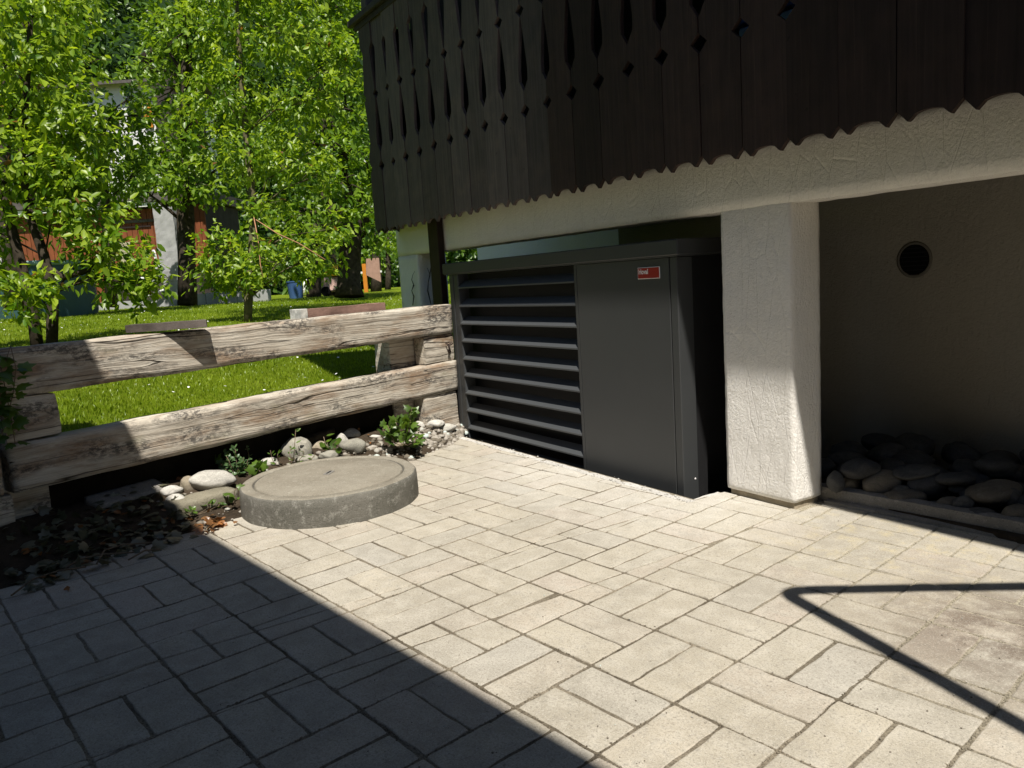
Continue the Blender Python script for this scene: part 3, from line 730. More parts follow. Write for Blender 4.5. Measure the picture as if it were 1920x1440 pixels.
# boards lying on the top beam
P = at(314, 613, 4.42)
pb = thing('loose_board', 'short dark grey board lying askew on top of the long upper fence beam', 'board', (P.x, P.y, 1.052), R_(68))
rough_box('plank', -.215, .215, -.055, .065, 0, .044, .03, .003, 8, M['oldwood'], pb, 11, .004).data.materials[0] = M['darkpost2'] if 'darkpost2' in M else m_plain('greyed_dark_board', (.10, .085, .075), .9, .1, .5, 7, bump=.6)
P = fl(2.02, .22, 1.055); 
pb2 = thing('loose_board', 'reddish brown board with a sunlit end behind the top beam near the chalet', 'board', (P.x, P.y, 1.025), FANG)
rough_box('plank', -.41, .36, -.05, .07, 0, .075, .03, .003, 8, m_plain('red_brown_old_board', (.24, .15, .12), .9, .1, .35, 9, bump=.6), pb2, 12, .004)
box('lit_end', -.416, -.36, -.056, .076, -.002, .078, m_plain('sunlit_end_white', (.55, .54, .50), .8, .2, .4, 30), pb2, .002)  # sunlight on the board's end put in as a white cap

# ================================================================== STONES
def pebble_mesh(seed, flat=1.0, sub=3):
    bm = bmesh.new(); bmesh.ops.create_icosphere(bm, subdivisions=sub, radius=1)
    for v in bm.verts:
        n = v.co.normalized()
        k = 1+.22*noise.noise(n*1.2+Vector((seed*5.1, 0, 0)))+.09*noise.noise(n*2.4+Vector((0, seed*3.3, 0)))
        v.co = n*k
    for f in bm.faces: f.smooth = True
    me = bpy.data.meshes.new('stone'); bm.to_mesh(me); bm.free(); return me
PEB = [pebble_mesh(k) for k in range(8)]
def stone(name, P, sx, sy, sz, rz, mat, label, k=0, group=None, tilt=(0, 0)):
    me = PEB[k % 8].copy(); me.name = name; me.materials.clear(); me.materials.append(M[mat])
    o = obj(name, me, None, None, P); o.scale = (sx, sy, sz); o.rotation_euler = (tilt[0], tilt[1], rz)
    return tag(o, label, 'stone', group)
LAT = math.atan2(rgt.y, rgt.x)
def bstone(x, y, wpx, hpx, mat, label, k, dz=.09, deep=None, rot=0, cut=.5):
    """a stone of the bank: x,y its middle, seen w by h pixels"""
    P = gp(x, y, dz); dep = (P-CAM).dot(fwd); m_ = dep/FPX
    P = at(x, y, dep); sx = wpx*m_/2; sz = hpx*m_/2
    return stone('stone', P, sx, (deep*m_/2 if deep else sx*.8), sz*1.05, LAT+rot, mat, label, k)
bstone(397, 900, 88, 36, 'wstone', 'large white oval river stone lying on the mossy kerb block', 0, .15, 46, R_(18))
bstone(352, 909, 28, 32, 'bstone', 'cream rounded stone tucked behind the left end of the large white oval stone', 1, .14)
bstone(322, 920, 38, 20, 'wstone', 'white striped stone just left of the cream rounded stone', 2, .13)
bstone(328, 938, 38, 22, 'wstone', 'smooth pale violet stone at the left end of the sunlit kerb block', 3, .10)
bstone(155, 938, 32, 30, 'wstone', 'egg shaped grey white stone in the shade under the lower fence beam', 4, .14)
bstone(557, 846, 56, 50, 'stone', 'big rounded grey green stone behind the manhole lid under the beam', 5, .16)
bstone(661, 838, 46, 30, 'stone', 'smooth grey pointed oval stone touching the far rim of the manhole', 6, .12)
bstone(505, 868, 34, 20, 'wstone', 'small whitish stone between the creeper and the back rim of the manhole', 7, .13)
bstone(616, 853, 36, 16, 'stone', 'flat grey stone right of the big rounded stone at the lid rim', 1, .12)
bstone(600, 838, 36, 22, 'bstone', 'pale cream stone half hidden beside the big rounded grey stone', 2, .14)
bstone(657, 816, 36, 24, 'wstone', 'white blunt stone behind the smooth grey pointed one', 3, .15, 26)
bstone(641, 829, 26, 30, 'wstone', 'bluish white stone behind the big round leaves', 4, .14)
bstone(694, 803, 46, 18, 'bstone', 'long cream stone lying like a log under the right half of the beam', 5, .15, 18, R_(15))
bstone(688, 822, 46, 11, 'wstone', 'thin white slab like stone in front of the long cream stone', 6, .12, 14, R_(15))
bstone(706, 836, 40, 18, 'stone', 'speckled grey stone beside the ivy behind the sandy wedge slab', 7, .07)
bstone(787, 802, 24, 24, 'wstone', 'round pinkish white stone right beside the ivy', 0, .10)
bstone(816, 794, 34, 13, 'wstone', 'flat white stone in front of the lit fence post foot', 1, .12)
bstone(838, 802, 34, 16, 'wstone', 'pale gritty stone nearest to the heat pump corner', 2, .07)
bstone(813, 814, 44, 18, 'wstone', 'broad bleached stone at the edge of the paving by the heat pump', 3, .03)
bstone(770, 815, 30, 20, 'stone', 'small grey stone overgrown by the right side of the ivy', 4, .05)
bstone(575, 862, 40, 18, 'stone', 'low grey stone in front of the big rounded one at the lid', 6, .12)
t = NT('mixed_gravel'); f = t.n('ShaderNodeAttribute', attribute_name='tint').outputs['Fac']
c = t.mix(t.ramp(f, .3, .7), (.15, .13, .10), (.36, .33, .285)); c = t.mix(t.ramp(f, .93, 1), c, (.55, .64, .60)); c = t.mix(t.ramp(t.noise(t.coord('World'), 90, 4, .8), .5, .7, 0, .5), c, (.12, .10, .08))
M['gravel'] = t.done(t.bsdf(c, .9, .2))
ico = bmesh.new(); bmesh.ops.create_icosphere(ico, subdivisions=1, radius=1); IV = np.array([v.co[:] for v in ico.verts]); IF = np.array([[v.index for v in f.verts] for f in ico.faces]); ico.free()
def rubble(name, n, place, s0, s1, seed):
    Vs = []; Fs = []; ts = []; q = random.Random(seed)
    for k in range(n):
        P = place(q); sz = s0+(s1-s0)*q.random()**2.5; m = IV*np.array([sz*q.uniform(.7, 1.3), sz*q.uniform(.6, 1.1), sz*q.uniform(.45, .8)])*(1+np.array([[q.uniform(-.18, .18)] for _ in IV]))
        a = q.uniform(0, 6.3); R2 = np.array([[math.cos(a), -math.sin(a), 0], [math.sin(a), math.cos(a), 0], [0, 0, 1]])
        Vs.append(m@R2.T+np.array(P)); Fs.append(IF+len(IV)*k); ts += [q.random()]*len(IV)
    return tag(mesh_np(name, np.concatenate(Vs), None, np.concatenate(Fs), M['gravel'], ts), kind='stuff')
def pl_bank(q):
    x = q.choice([q.uniform(.35, 2.9), q.uniform(1.6, 2.95), q.uniform(2.3, 3.0)]); y = -bound(x)*q.uniform(.02, 1.0); P = fl(x, y); P.z = bank_z(P)+.004; return P
rubble('gravel', 1100, pl_bank, .005, .034, 1)
def pl_edge(q):
    P = FP(q.uniform(-1.75, .82), 2.672+abs(q.gauss(0, .025))-.015, .0); P.z = .002; return P
rubble('mortar_crumbs', 420, pl_edge, .002, .009, 2).data.materials[0] = M['mortar']
def pl_pave(q):
    P = gp(q.uniform(380, 1900), q.uniform(960, 1440), .0); P.z = .001; return P
rubble('grit', 500, pl_pave, .0012, .0038, 3)
def pl_joint(q):
    P = gp(q.uniform(250, 1900), q.uniform(930, 1440), 0); k = q.random() < .5
    if k: P.x = round(P.x/U)*U+q.gauss(0, .0032)
    else: P.y = round(P.y/U)*U+q.gauss(0, .0032)
    P.z = -.0028; return P
rubble('joint_crumbs', 5200, pl_joint, .0014, .0056, 4).data.materials[0] = M['joint']
# blocks and slabs of the bank
def slab(name, A, B, depth, h, z0, mat, label, cat, seed, rnd=.008, amp=.004):
    A = Vector(A); B = Vector(B); d = B-A; L = math.hypot(d.x, d.y)
    o = rough_box(name, 0, L, 0, depth, 0, h, .025, amp, 8, M[mat], None, seed, rnd)
    o.location = (A.x, A.y, z0); o.rotation_euler = (0, -math.atan2(d.z, L), math.atan2(d.y, d.x)); smooth(o)
    return tag(o, label, cat)
slab('kerb_block', gp(334, 976, .03), gp(449, 942, .03), .17, .085, .03, 'block', 'mossy concrete kerb block in the sun left of the manhole', 'kerb block', 1, .008, .006)
slab('kerb_block', gp(186, 990, .02), gp(318, 950, .02), .16, .135, .015, 'kerb', 'shaded grey kerb block leaning beside the egg shaped stone', 'kerb block', 2).rotation_euler.x = R_(14)
slab('old_log', gp(8, 1008, .0), gp(142, 968, .0), .20, .19, .0, 'bark', 'dark rotting timber in the shade below the lower fence beam', 'timber', 3, .03, .012)
slab('stone_slab', gp(724, 856, .015), gp(777, 836, .015), .19, .055, .015, 'bstone', 'sandy brown wedge slab lying on the paving behind the manhole', 'slab', 4, .005, .004)
slab('wood_offcut', gp(572, 836, .17), gp(630, 812, .20), .10, .05, .16, 'brownwood2' if 'brownwood2' in M else 'bark', 'brown wood offcut lying behind the big rounded grey stone', 'wood', 5, .003, .003)
# river stones of the dark bay: (pixel middle, width, height, height above paving)
bay = [
 (1568, 903, 34, 40, .10, 'dark grey cobble nearest to the white pillar behind the kerb'),
 (1595, 909, 42, 34, .06, 'brown and white flecked cobble second from the pillar behind the kerb'),
 (1657, 906, 82, 52, .08, 'big pale brown boulder with a dark top at the kerb'),
 (1692, 934, 78, 34, .04, 'flat cream streaked cobble lying against the kerb'),
 (1740, 912, 78, 44, .08, 'large blue grey cobble with thin pale streaks'),
 (1800, 918, 40, 16, .08, 'small flat brown cobble between the blue grey one and the ribbed boulder'),
 (1861, 926, 96, 46, .09, 'big ribbed brown boulder at the right of the bay'),
 (1782, 944, 48, 26, .05, 'pale mottled cobble leaning on the kerb below the ribbed boulder'),
 (1845, 964, 58, 22, .04, 'dark cobble with a white quartz patch touching the kerb'),
 (1905, 966, 60, 40, .05, 'light grey cobble cut by the right border of the photo'),
 (1806, 945, 40, 34, .06, 'blue black cobble behind the pale mottled one'),
 (1790, 898, 66, 24, .13, 'flat grey cobble resting behind the small brown one'),
 (1715, 886, 80, 20, .14, 'long thin dark cobble above the blue grey one'),
 (1612, 880, 70, 36, .15, 'dark rounded cobble behind the pale brown boulder by the pillar'),
 (1865, 876, 72, 36, .16, 'round topped dark boulder far back on the right'),
 (1756, 950, 44, 20, .03, 'small dark cobble wedged at the kerb left of the mottled one'),
 (1900, 935, 40, 40, .08, 'dark grey cobble behind the light grey one at the photo border'),
 (1690, 920, 36, 20, .07, 'greenish grey cobble squeezed above the cream streaked one'),
]
for k, (x, y, w_, h_, z, lab) in enumerate(bay):
    P = gp(x, y+6, z); dep = (P-CAM).dot(fwd); m_ = dep/FPX
    P = at(x, y, dep)
    if funpack(P)[0] < -99: pass
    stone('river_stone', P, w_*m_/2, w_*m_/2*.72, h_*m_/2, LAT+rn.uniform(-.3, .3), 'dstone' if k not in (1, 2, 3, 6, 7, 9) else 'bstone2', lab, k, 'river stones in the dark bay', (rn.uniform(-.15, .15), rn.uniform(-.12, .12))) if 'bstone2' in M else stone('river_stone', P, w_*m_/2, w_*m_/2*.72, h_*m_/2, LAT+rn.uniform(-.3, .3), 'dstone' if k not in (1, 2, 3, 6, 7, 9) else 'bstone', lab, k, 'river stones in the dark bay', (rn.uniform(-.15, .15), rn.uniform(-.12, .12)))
n_ = 0
for row in range(4):
    for c in range(13):
        s_ = 1.02+c*.20+rn.uniform(-.05, .05)+(row % 2)*.1; t_ = 3.50+row*.145+rn.uniform(-.04, .04)
        if s_ > 3.4: continue
        P = FP(s_, t_, 0.06+row*.03+rn.uniform(-.02, .02))
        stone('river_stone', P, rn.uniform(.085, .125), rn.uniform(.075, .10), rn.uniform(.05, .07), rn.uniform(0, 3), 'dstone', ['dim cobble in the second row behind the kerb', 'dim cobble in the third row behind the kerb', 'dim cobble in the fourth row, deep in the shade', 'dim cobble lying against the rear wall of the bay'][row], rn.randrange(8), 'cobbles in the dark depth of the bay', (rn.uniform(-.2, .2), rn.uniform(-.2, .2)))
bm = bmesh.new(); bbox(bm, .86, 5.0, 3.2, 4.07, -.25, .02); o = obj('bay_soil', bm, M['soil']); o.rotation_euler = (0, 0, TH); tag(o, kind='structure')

# ================================================================== LEAVES
def unit(a): return a/np.maximum(1e-9, np.linalg.norm(a, axis=1, keepdims=True))
def leaf_np(C, D, Nn, L, W, droop=.25, fold=.18):
    """one folded, drooping leaf (8 verts, 8 triangles) per centre"""
    n = len(C); S_ = unit(np.cross(D, Nn)); Nn = np.cross(S_, D)
    L = np.broadcast_to(np.asarray(L), (n,))[:, None]; W = np.broadcast_to(np.asarray(W), (n,))[:, None]
    dr = lambda f: -Nn*L*droop*f*f
    up_ = Nn*W*fold
    V = np.stack([C, C+D*L*.30+S_*W*.46+dr(.3), C+D*L*.68+S_*W*.40+dr(.68), C+D*L+dr(1.0), C+D*L*.68-S_*W*.40+dr(.68), C+D*L*.30-S_*W*.46+dr(.3), C+D*L*.32-up_+dr(.32), C+D*L*.68-up_*.8+dr(.68)], 1).reshape(-1, 3)
    b = (np.arange(n)*8)[:, None]
    T = np.concatenate([b+np.array([q]) for q in ([0, 1, 6], [6, 1, 2], [6, 2, 7], [7, 2, 3], [0, 6, 5], [6, 4, 5], [6, 7, 4], [7, 3, 4])], 0)
    return V, T
IVY = np.array([(0, 0), (.22, -.10), (.50, .06), (.36, .30), (.44, .58), (.20, .60), (0, 1.0), (-.20, .60), (-.44, .58), (-.36, .30), (-.50, .06), (-.22, -.10)])
def ivy_np(C, D, Nn, L):
    n = len(C); S_ = unit(np.cross(D, Nn)); Nn = np.cross(S_, D); k = len(IVY)
    L = np.broadcast_to(np.asarray(L), (n,))[:, None, None]
    P = C[:, None, :]+L*(S_[:, None, :]*IVY[None, :, 0:1]+D[:, None, :]*IVY[None, :, 1:2]-Nn[:, None, :]*(np.abs(IVY[None, :, 0:1])*.25+IVY[None, :, 1:2]**2*.18))
    ctr = C[:, None, :]+L*D[:, None, :]*.3+L*Nn[:, None, :]*.02
    V = np.concatenate([P, ctr], 1).reshape(-1, 3); b = (np.arange(n)*(k+1))[:, None]
    T = np.concatenate([b+np.array([[k, i, (i+1) % k]]) for i in range(k)], 0)
    return V, T, k+1
def sprays(cen, out, nper, L, W, spread=.16, up=.75, droop=.3, hang=.25):
    """leaves set round the ends of small twigs"""
    k = len(cen); idx = np.repeat(np.arange(k), nper); n = len(idx)
    tw = unit(out+rng.normal(size=(k, 3))*.45+np.array([0, 0, -.1]))
    f = rng.random(n)[:, None]
    C = cen[idx]+tw[idx]*spread*(f*2-1)+rng.normal(size=(n, 3))*spread*.22
    D = unit(tw[idx]*.6+rng.normal(size=(n, 3))*.7+np.array([0, 0, -hang]))
    N = unit(np.array([[0, 0, up*.55]])-np.array([LD[:]])*.65+rng.normal(size=(n, 3))*.45+out[idx]*.25)
    N = unit(N-D*np.sum(N*D, 1, keepdims=True))
    sc = rng.uniform(.5, 1.25, n)
    V, T = leaf_np(C, D, N, L*sc, W*sc, droop)
    tint = np.clip(rng.normal(.45, .25, n)+rng.normal(0, .2, k)[idx], 0, .94); tint[rng.random(n) < .008] = 1.0
    return V, T, np.repeat(tint, 8)
def blob_pts(c, r, n, inner=.35):
    d = unit(rng.normal(size=(n, 3))); rad = (inner+(1-inner)*rng.random(n)**.6)[:, None]
    lump = np.array([1+.22*noise.noise(Vector(x)*2.3+Vector(c)) for x in d])[:, None]
    return np.array(c)+d*rad*lump*np.array(r), d
def tree(name, label, base, trunk, blobs, L, W, mat, nper, dens, seed, group=None, bark='bark', cat='tree', rtop=.35, extra=None):
    """trunk: points (x, y, z, r) relative to base; blobs: (centre, radii)"""
    base = Vector(base); t = thing(name, label, cat, base, 0, group)
    bm = bmesh.new(); tp = [Vector(p[:3]) for p in trunk]
    tube(bm, tp, [p[3] for p in trunk], 10)
    if extra:
        for ex in extra: tube(bm, [Vector(p[:3]) for p in ex], [p[3] for p in ex], 8)
    for v in bm.verts: v.co += noise.noise_vector(v.co*6+Vector((seed, 0, 0)))*.012
    CC = []; OO = []
    for c, r in blobs:
        vol = r[0]*r[1]+r[1]*r[2]+r[0]*r[2]
        n = max(6, int(dens*vol)); P, d = blob_pts(c, r, n); CC.append(P); OO.append(d)
    CC = np.concatenate(CC); OO = np.concatenate(OO)
    # limbs from the trunk towards the clumps
    rr = random.Random(seed)
    for c, r in blobs:
        c = Vector(c); q = min(tp[1:], key=lambda p: (p-c).length+(0 if p.z < c.z else 1.0)); mid = (q+c)/2+Vector((rr.uniform(-.1, .1), rr.uniform(-.1, .1), .1))
        r_ = max(.008, trunk[0][3]*.2)
        tube(bm, [q, mid, c], [r_, r_*.7, r_*.35], 6)
        for _ in range(7):
            e = c+Vector((rr.uniform(-1, 1)*r[0], rr.uniform(-1, 1)*r[1], rr.uniform(-.9, .9)*r[2]))*.85
            tube(bm, [mid.lerp(c, rr.random()), (c+e)/2+Vector((0, 0, .04)), e], [r_*.35, r_*.25, r_*.1], 5)
    obj('trunk', bm, M[bark], t)
    V, T, ti = sprays(CC, OO, nper, L, W, spread=L*1.5)
    tag(mesh_np('crown', V, None, T, M[mat], ti, t), kind='stuff')
    return t
def tb(base, lst, dep):            # clumps given where they are seen, at their own distance
    out = []
    for e in lst:
        x, y, wx, wy = e[:4]; d = dep+(e[4] if len(e) > 4 else 0)
        P = at(x, y, d)-Vector(base); m_ = d/FPX
        out.append(((P.x, P.y, P.z), (wx*m_, wx*m_*.9, wy*m_)))
    return out
def tk(base, lst, dep):
    out = []
    for x, y, wpx in lst:
        P = at(x, y, dep)-Vector(base); out.append((P.x, P.y, P.z, wpx/2*dep/FPX))
    return out
def onlawn(x, dep):
    P = at(x, 560, dep); return Vector((P.x, P.y, lawn_z(P.x, P.y)-.03))
def proj(P):
    d = Vector(P)-CAM; z = d.dot(fwd); return 960+FPX*d.dot(rgt)/z, 720-FPX*d.dot(upv)/z

# --- pear tree on the left with two stems
b = onlawn(82, 6.9)
tree('pear_tree', 'young pear tree with two thin stems and low hanging bright leaves behind the left fence', b,
     [(*p[:3], p[3]) for p in tk(b, [(97, 670, 20), (97, 600, 20), (99, 550, 19), (84, 480, 18), (58, 410, 17), (40, 300, 14), (50, 150, 11), (60, 0, 7)], 6.9)],
     tb(b, [(35, 555, 62, 52, -.5), (95, 535, 40, 30, -.4), (200, 480, 85, 55), (150, 410, 90, 50), (60, 300, 120, 90), (60, 160, 120, 80), (285, 535, 45, 34), (170, 250, 75, 50), (230, 520, 60, 45), (140, 345, 80, 40), (-80, 420, 110, 160), (40, 40, 130, 80), (120, 320, 60, 40)], 6.9),
         .088, .043, 'leafA', 13, 130, 1,
     extra=[[(*p[:3], p[3]) for p in tk(b, [(72, 670, 22), (62, 590, 21), (40, 500, 19), (22, 430, 18), (5, 340, 15)], 6.9)], [(*p[:3], p[3]) for p in tk(b, [(84, 500, 14), (120, 520, 12), (170, 505, 9), (210, 470, 6)], 6.9)]])
# --- slim tree in the middle
b = onlawn(465, 10.2)
tree('pear_tree', 'slim young tree with an orange cord round its stem in the middle of the lawn', b,
     tk(b, [(465, 606, 17), (466, 560, 16), (472, 480, 15), (476, 400, 14), (462, 250, 12), (448, 80, 9), (440, -80, 5)], 10.2),
     tb(b, [(520, 490, 95, 48), (420, 480, 60, 55), (600, 480, 45, 48), (455, 525, 55, 25), (395, 515, 40, 30), (560, 300, 75, 45), (600, 330, 30, 40), (450, 290, 85, 50), (580, 190, 90, 60), (420, 170, 85, 70), (560, 70, 105, 70), (430, 30, 90, 80), (500, -90, 150, 90), (640, 120, 40, 60), (630, 430, 30, 40), (500, 390, 50, 25)], 10.2),
     .092, .045, 'leafA', 13, 90, 2, bark='barkl')
# --- old tree with the thick trunk
b = onlawn(655, 15.5)
tree('old_fruit_tree', 'old fruit tree with a thick dark forked trunk right of the slim tree', b,
     tk(b, [(655, 556, 58), (654, 530, 44), (657, 470, 42), (662, 410, 40), (640, 330, 34), (610, 220, 26), (600, 80, 16)], 15.5),
     tb(b, [(620, 330, 90, 60), (560, 250, 110, 70), (650, 200, 70, 90), (660, 60, 80, 100), (590, 60, 120, 90), (600, -80, 160, 110), (700, 330, 60, 60), (690, 440, 40, 30), (560, 400, 60, 35), (640, 345, 55, 40, -1.3), (650, 290, 55, 40, -1.2), (610, 430, 40, 26, -1), (670, 395, 45, 26, -1.2)], 15.5),
     .14, .08, 'leafB', 11, 36, 3, extra=[tk(b, [(660, 430, 24), (690, 405, 20), (715, 395, 12)], 15.5), tk(b, [(655, 450, 30), (628, 400, 26), (600, 340, 18)], 15.5)])
# --- dark trunk beside the grey gate pillar
b = onlawn(350, 16.5)
tree('shade_tree', 'leafy tree with a straight black trunk right of the grey gate pillar', b,
     tk(b, [(352, 572, 36), (351, 500, 32), (348, 420, 32), (345, 300, 26), (350, 150, 20), (350, 0, 12)], 16.5),
     tb(b, [(380, 330, 110, 55), (260, 350, 90, 38), (395, 210, 90, 70), (330, 290, 80, 40), (360, 60, 90, 70), (400, -50, 130, 90), (270, 290, 60, 35), (310, 190, 60, 50, 2), (345, 130, 60, 40, 1), (348, 250, 55, 50, -1.2), (352, 350, 60, 34, -1), (345, 60, 60, 50, -1.2), (270, 130, 40, 40, 2), (300, 60, 40, 60, 1)], 16.5),
     .14, .08, 'leafB', 11, 36, 4)
# --- broad low tree hiding the houses
b = onlawn(205, 13.5)
tree('fruit_tree', 'broad leafy fruit tree standing in front of the shed behind the pear tree', b,
     tk(b, [(208, 575, 22), (206, 500, 20), (200, 420, 17), (195, 330, 12), (195, 240, 8)], 13.5),
     tb(b, [(180, 300, 95, 50), (110, 260, 60, 45), (245, 260, 60, 42), (190, 215, 75, 34), (250, 180, 35, 34), (250, 330, 60, 36), (60, 210, 50, 50), (270, 215, 30, 40), (100, 190, 40, 30)], 13.5),
     .125, .07, 'leafB', 10, 48, 6)
# --- big tree behind the pear tree
b = onlawn(18, 12)
tree('garden_tree', 'tall bright tree filling the upper left corner behind the pear tree', b,
     tk(b, [(30, 580, 34), (20, 480, 30), (5, 380, 26), (10, 200, 20), (20, 0, 12)], 12),
     tb(b, [(40, 90, 120, 60), (100, 20, 100, 60), (0, 220, 90, 60), (60, -60, 150, 80), (-60, 120, 90, 150), (160, 120, 50, 40)], 12),
     .12, .065, 'leafA', 10, 45, 5)
# --- small trees further back
small = [(588, 577, 19, 30, [(570, 470, 60, 45), (590, 420, 60, 40)], 'small tree with a low dark crown left of the thick trunk', 'small_tree'),
         (622, 560, 21, 22, [(600, 500, 30, 20), (630, 380, 60, 40)], 'slender tree just left of the thick old trunk', 'small_tree'),
         (705, 548, 25, 22, [(700, 450, 55, 42), (690, 395, 60, 36)], 'slim dark stemmed tree between the old trunk and the chalet corner', 'small_tree'),
         (727, 546, 29, 12, [(728, 480, 32, 36), (735, 440, 30, 30)], 'thin young tree beside the chalet corner', 'small_tree')]
for k, (x, y, dep, wp, bl, lab, nm) in enumerate(small):
    b = onlawn(x, dep)
    tree(nm, lab, b, tk(b, [(x, y+4, wp), (x+1, 520, wp*.9), (x, 470, wp*.7), (x, 420, wp*.5)], dep), tb(b, bl, dep), .16, .09, 'leafB', 9, 18, 20+k, 'small trees at the back of the lawn')
# --- wooded hillside
V = []; Q = []
hx = np.linspace(-60, 130, 50); hu = [26, 32, 38, 45, 55, 70, 90, 130]; hz = [.9, 1.6, 5.5, 11.5, 20, 33, 50, 70]
for u_, z_ in zip(hu, hz):
    for x in hx:
        P = fl(x, u_); V.append((P.x, P.y, z_+(1.5*noise.noise(Vector((P.x*.1, P.y*.1, 0))) if z_ > 2 else -.2)))
for a in range(len(hu)-1):
    for b_ in range(len(hx)-1): Q.append((a*50+b_, a*50+b_+1, (a+1)*50+b_+1, (a+1)*50+b_))
smooth(tag(mesh_np('hillside', V, Q, None, M['forest']), kind='structure'))
CC = []; OO = []
for k in range(420):
    u_ = rn.choice([29, 31, 33, 36, 40, 45, 51, 58, 66])+rn.uniform(-2, 2); x = rn.uniform(-25, 75)*(u_/50+.2)
    P = fl(x, u_); z_ = float(np.interp(u_, hu, hz)); r = rn.uniform(1.3, 2.6)*(.7 if u_ < 32 else 1)
    n = 120; p, d = blob_pts((P.x, P.y, z_+r*.9), (r, r, r*1.25), n, .6); CC.append(p); OO.append(d)
CC = np.concatenate(CC); OO = np.concatenate(OO)
V, T, ti = sprays(CC, OO, 4, .5, .3, .35)
tag(mesh_np('hillside_forest', V, None, T, M['leafC'], ti), kind='stuff')

# ================================================================== GRASS, DAISIES
n = 190000
ang = rng.uniform(R_(137), R_(183), n); rad = np.concatenate([rng.uniform(3.9, 9, int(n*.62)), rng.uniform(9, 20, n-int(n*.62))])
gx = CAM.x+np.cos(ang)*rad; gy = CAM.y+np.sin(ang)*rad
dx, dy = gx-F0.x, gy-F0.y; uu = -(dx*FN.x+dy*FN.y); ss = gx*DS.x+gy*DS.y; tt = gx*DT.x+gy*DT.y
ok = (uu > .17) & ~((tt > 2.92) & (ss > -3.07))
gx, gy, uu, rad = gx[ok], gy[ok], uu[ok], rad[ok]; n = len(gx)
gz = np.interp(uu, [a for a, _ in LZ], [b for _, b in LZ])+np.array([.03*noise.noise(Vector((x*.5, y*.5, 0))) for x, y in zip(gx, gy)])-.004
h = (1+.5*np.array([noise.noise(Vector((x*1.9, y*1.9, 2))) for x, y in zip(gx, gy)]))*rng.uniform(.012, .038, n)*(1+.5*(rng.random(n) < .06)); wd = rng.uniform(.003, .006, n)*(1+rad/9)
a_ = rng.uniform(0, 6.283, n); lean = rng.normal(0, .35, (n, 2))
B = np.stack([gx, gy, gz], 1); S_ = np.stack([np.cos(a_), np.sin(a_), np.zeros(n)], 1)*wd[:, None]*.5
Mi = B+np.stack([lean[:, 0]*h*.3, lean[:, 1]*h*.3, h*.6], 1); Tp = B+np.stack([lean[:, 0]*h, lean[:, 1]*h, h], 1)
V = np.stack([B-S_, B+S_, Mi+S_*.8, Mi-S_*.8, Tp], 1).reshape(-1, 3); b0 = (np.arange(n)*5)[:, None]
Q = b0+np.array([[0, 1, 2, 3]]); T = b0+np.array([[3, 2, 4]])
tint = np.clip(rng.normal(.5, .22, n)+.9*np.array([noise.noise(Vector((x*1.3, y*1.3, 7))) for x, y in zip(gx, gy)]), 0, 1)
tag(mesh_np('grass', V, Q, T, M['grass'], np.repeat(tint, 5)), kind='stuff')
V = []; F = []
k = 0
while k < 330:
    an = rng.uniform(R_(139), R_(181)); rd = rng.uniform(4.2, 15); x, y = CAM.x+math.cos(an)*rd, CAM.y+math.sin(an)*rd
    _, u_ = funpack((x, y, 0))
    if u_ < .4 or (y*DT.y+x*DT.x > 2.8 and x*DS.x+y*DS.y > -3.2): continue
    if noise.noise(Vector((x*.7, y*.7, 3))) < -.12: continue
    k += 1
    z = lawn_z(x, y)+rng.uniform(.03, .055); r = rng.uniform(.009, .014); b0 = len(V)
    tl = Vector((rng.normal(0, .3), rng.normal(0, .3), 1)).normalized(); e1 = tl.orthogonal().normalized(); e2 = tl.cross(e1)
    V.append(Vector((x, y, z)))
    for q in range(8):
        a = q*math.pi/4; V.append(Vector((x, y, z))+(e1*math.cos(a)+e2*math.sin(a))*r*(1 if q % 2 else .8)+tl*.003)
    for q in range(8): F.append((b0, b0+1+q, b0+1+(q+1) % 8))
tag(mesh_np('daisies', V, None, F, M['white']), kind='stuff')

# ================================================================== PLANTS OF THE BANK
def plant(name, label, stems, L, mat, kind='leaf', seed=0, cat='plant', dens=60, W=.7, rad=.0022):
    """stems: lists of world points; leaves set along them"""
    base = Vector(stems[0][0]); t = thing(name, label, cat, base)
    bm = bmesh.new(); C = []; D = []; rr = random.Random(seed)
    for st_ in stems[1:]:
        tube(bm, [Vector((0, 0, -.004)), (Vector(st_[0])-base)*.5+Vector((0, 0, -.012)), Vector(st_[0])-base+Vector((0, 0, .004))], [rad*.8]*3, 5)
    for st_ in stems:
        p = [Vector(q)-base for q in st_]; tube(bm, p, [rad]*len(p), 5)
        for a, b in zip(p[:-1], p[1:]):
            for _ in range(max(1, int((b-a).length*dens*1.35))):
                q = a.lerp(b, rr.random()); d = ((b-a).normalized()*.4+Vector((rr.uniform(-1, 1), rr.uniform(-1, 1), rr.uniform(-.2, .6)))).normalized()
                C.append(q+d*L*.3); D.append(d)
    obj('stem', bm, M['twig'], t)
    C = np.array(C); D = np.array(D); n = len(C)
    tocam = unit(np.array([CAM-base]*n)); N = unit(np.array([0, 0, .8])+rng.normal(size=(n, 3))*.35+tocam*.55); N = unit(N-D*np.sum(N*D, 1, keepdims=True))
    ls = L*1.22*rng.uniform(.6, 1.25, n)
    if kind == 'ivy': V, T, k = ivy_np(C, D, N, ls)
    else: V, T = leaf_np(C, D, N, ls, ls*W, .15); k = 8
    tag(mesh_np('leaves', V, None, T, M[mat], np.repeat(np.clip(rng.normal(.5, .3, n), 0, .94), k), t), kind='stuff')
    return t
def bp(x, y, z): return gp(x, y, z)
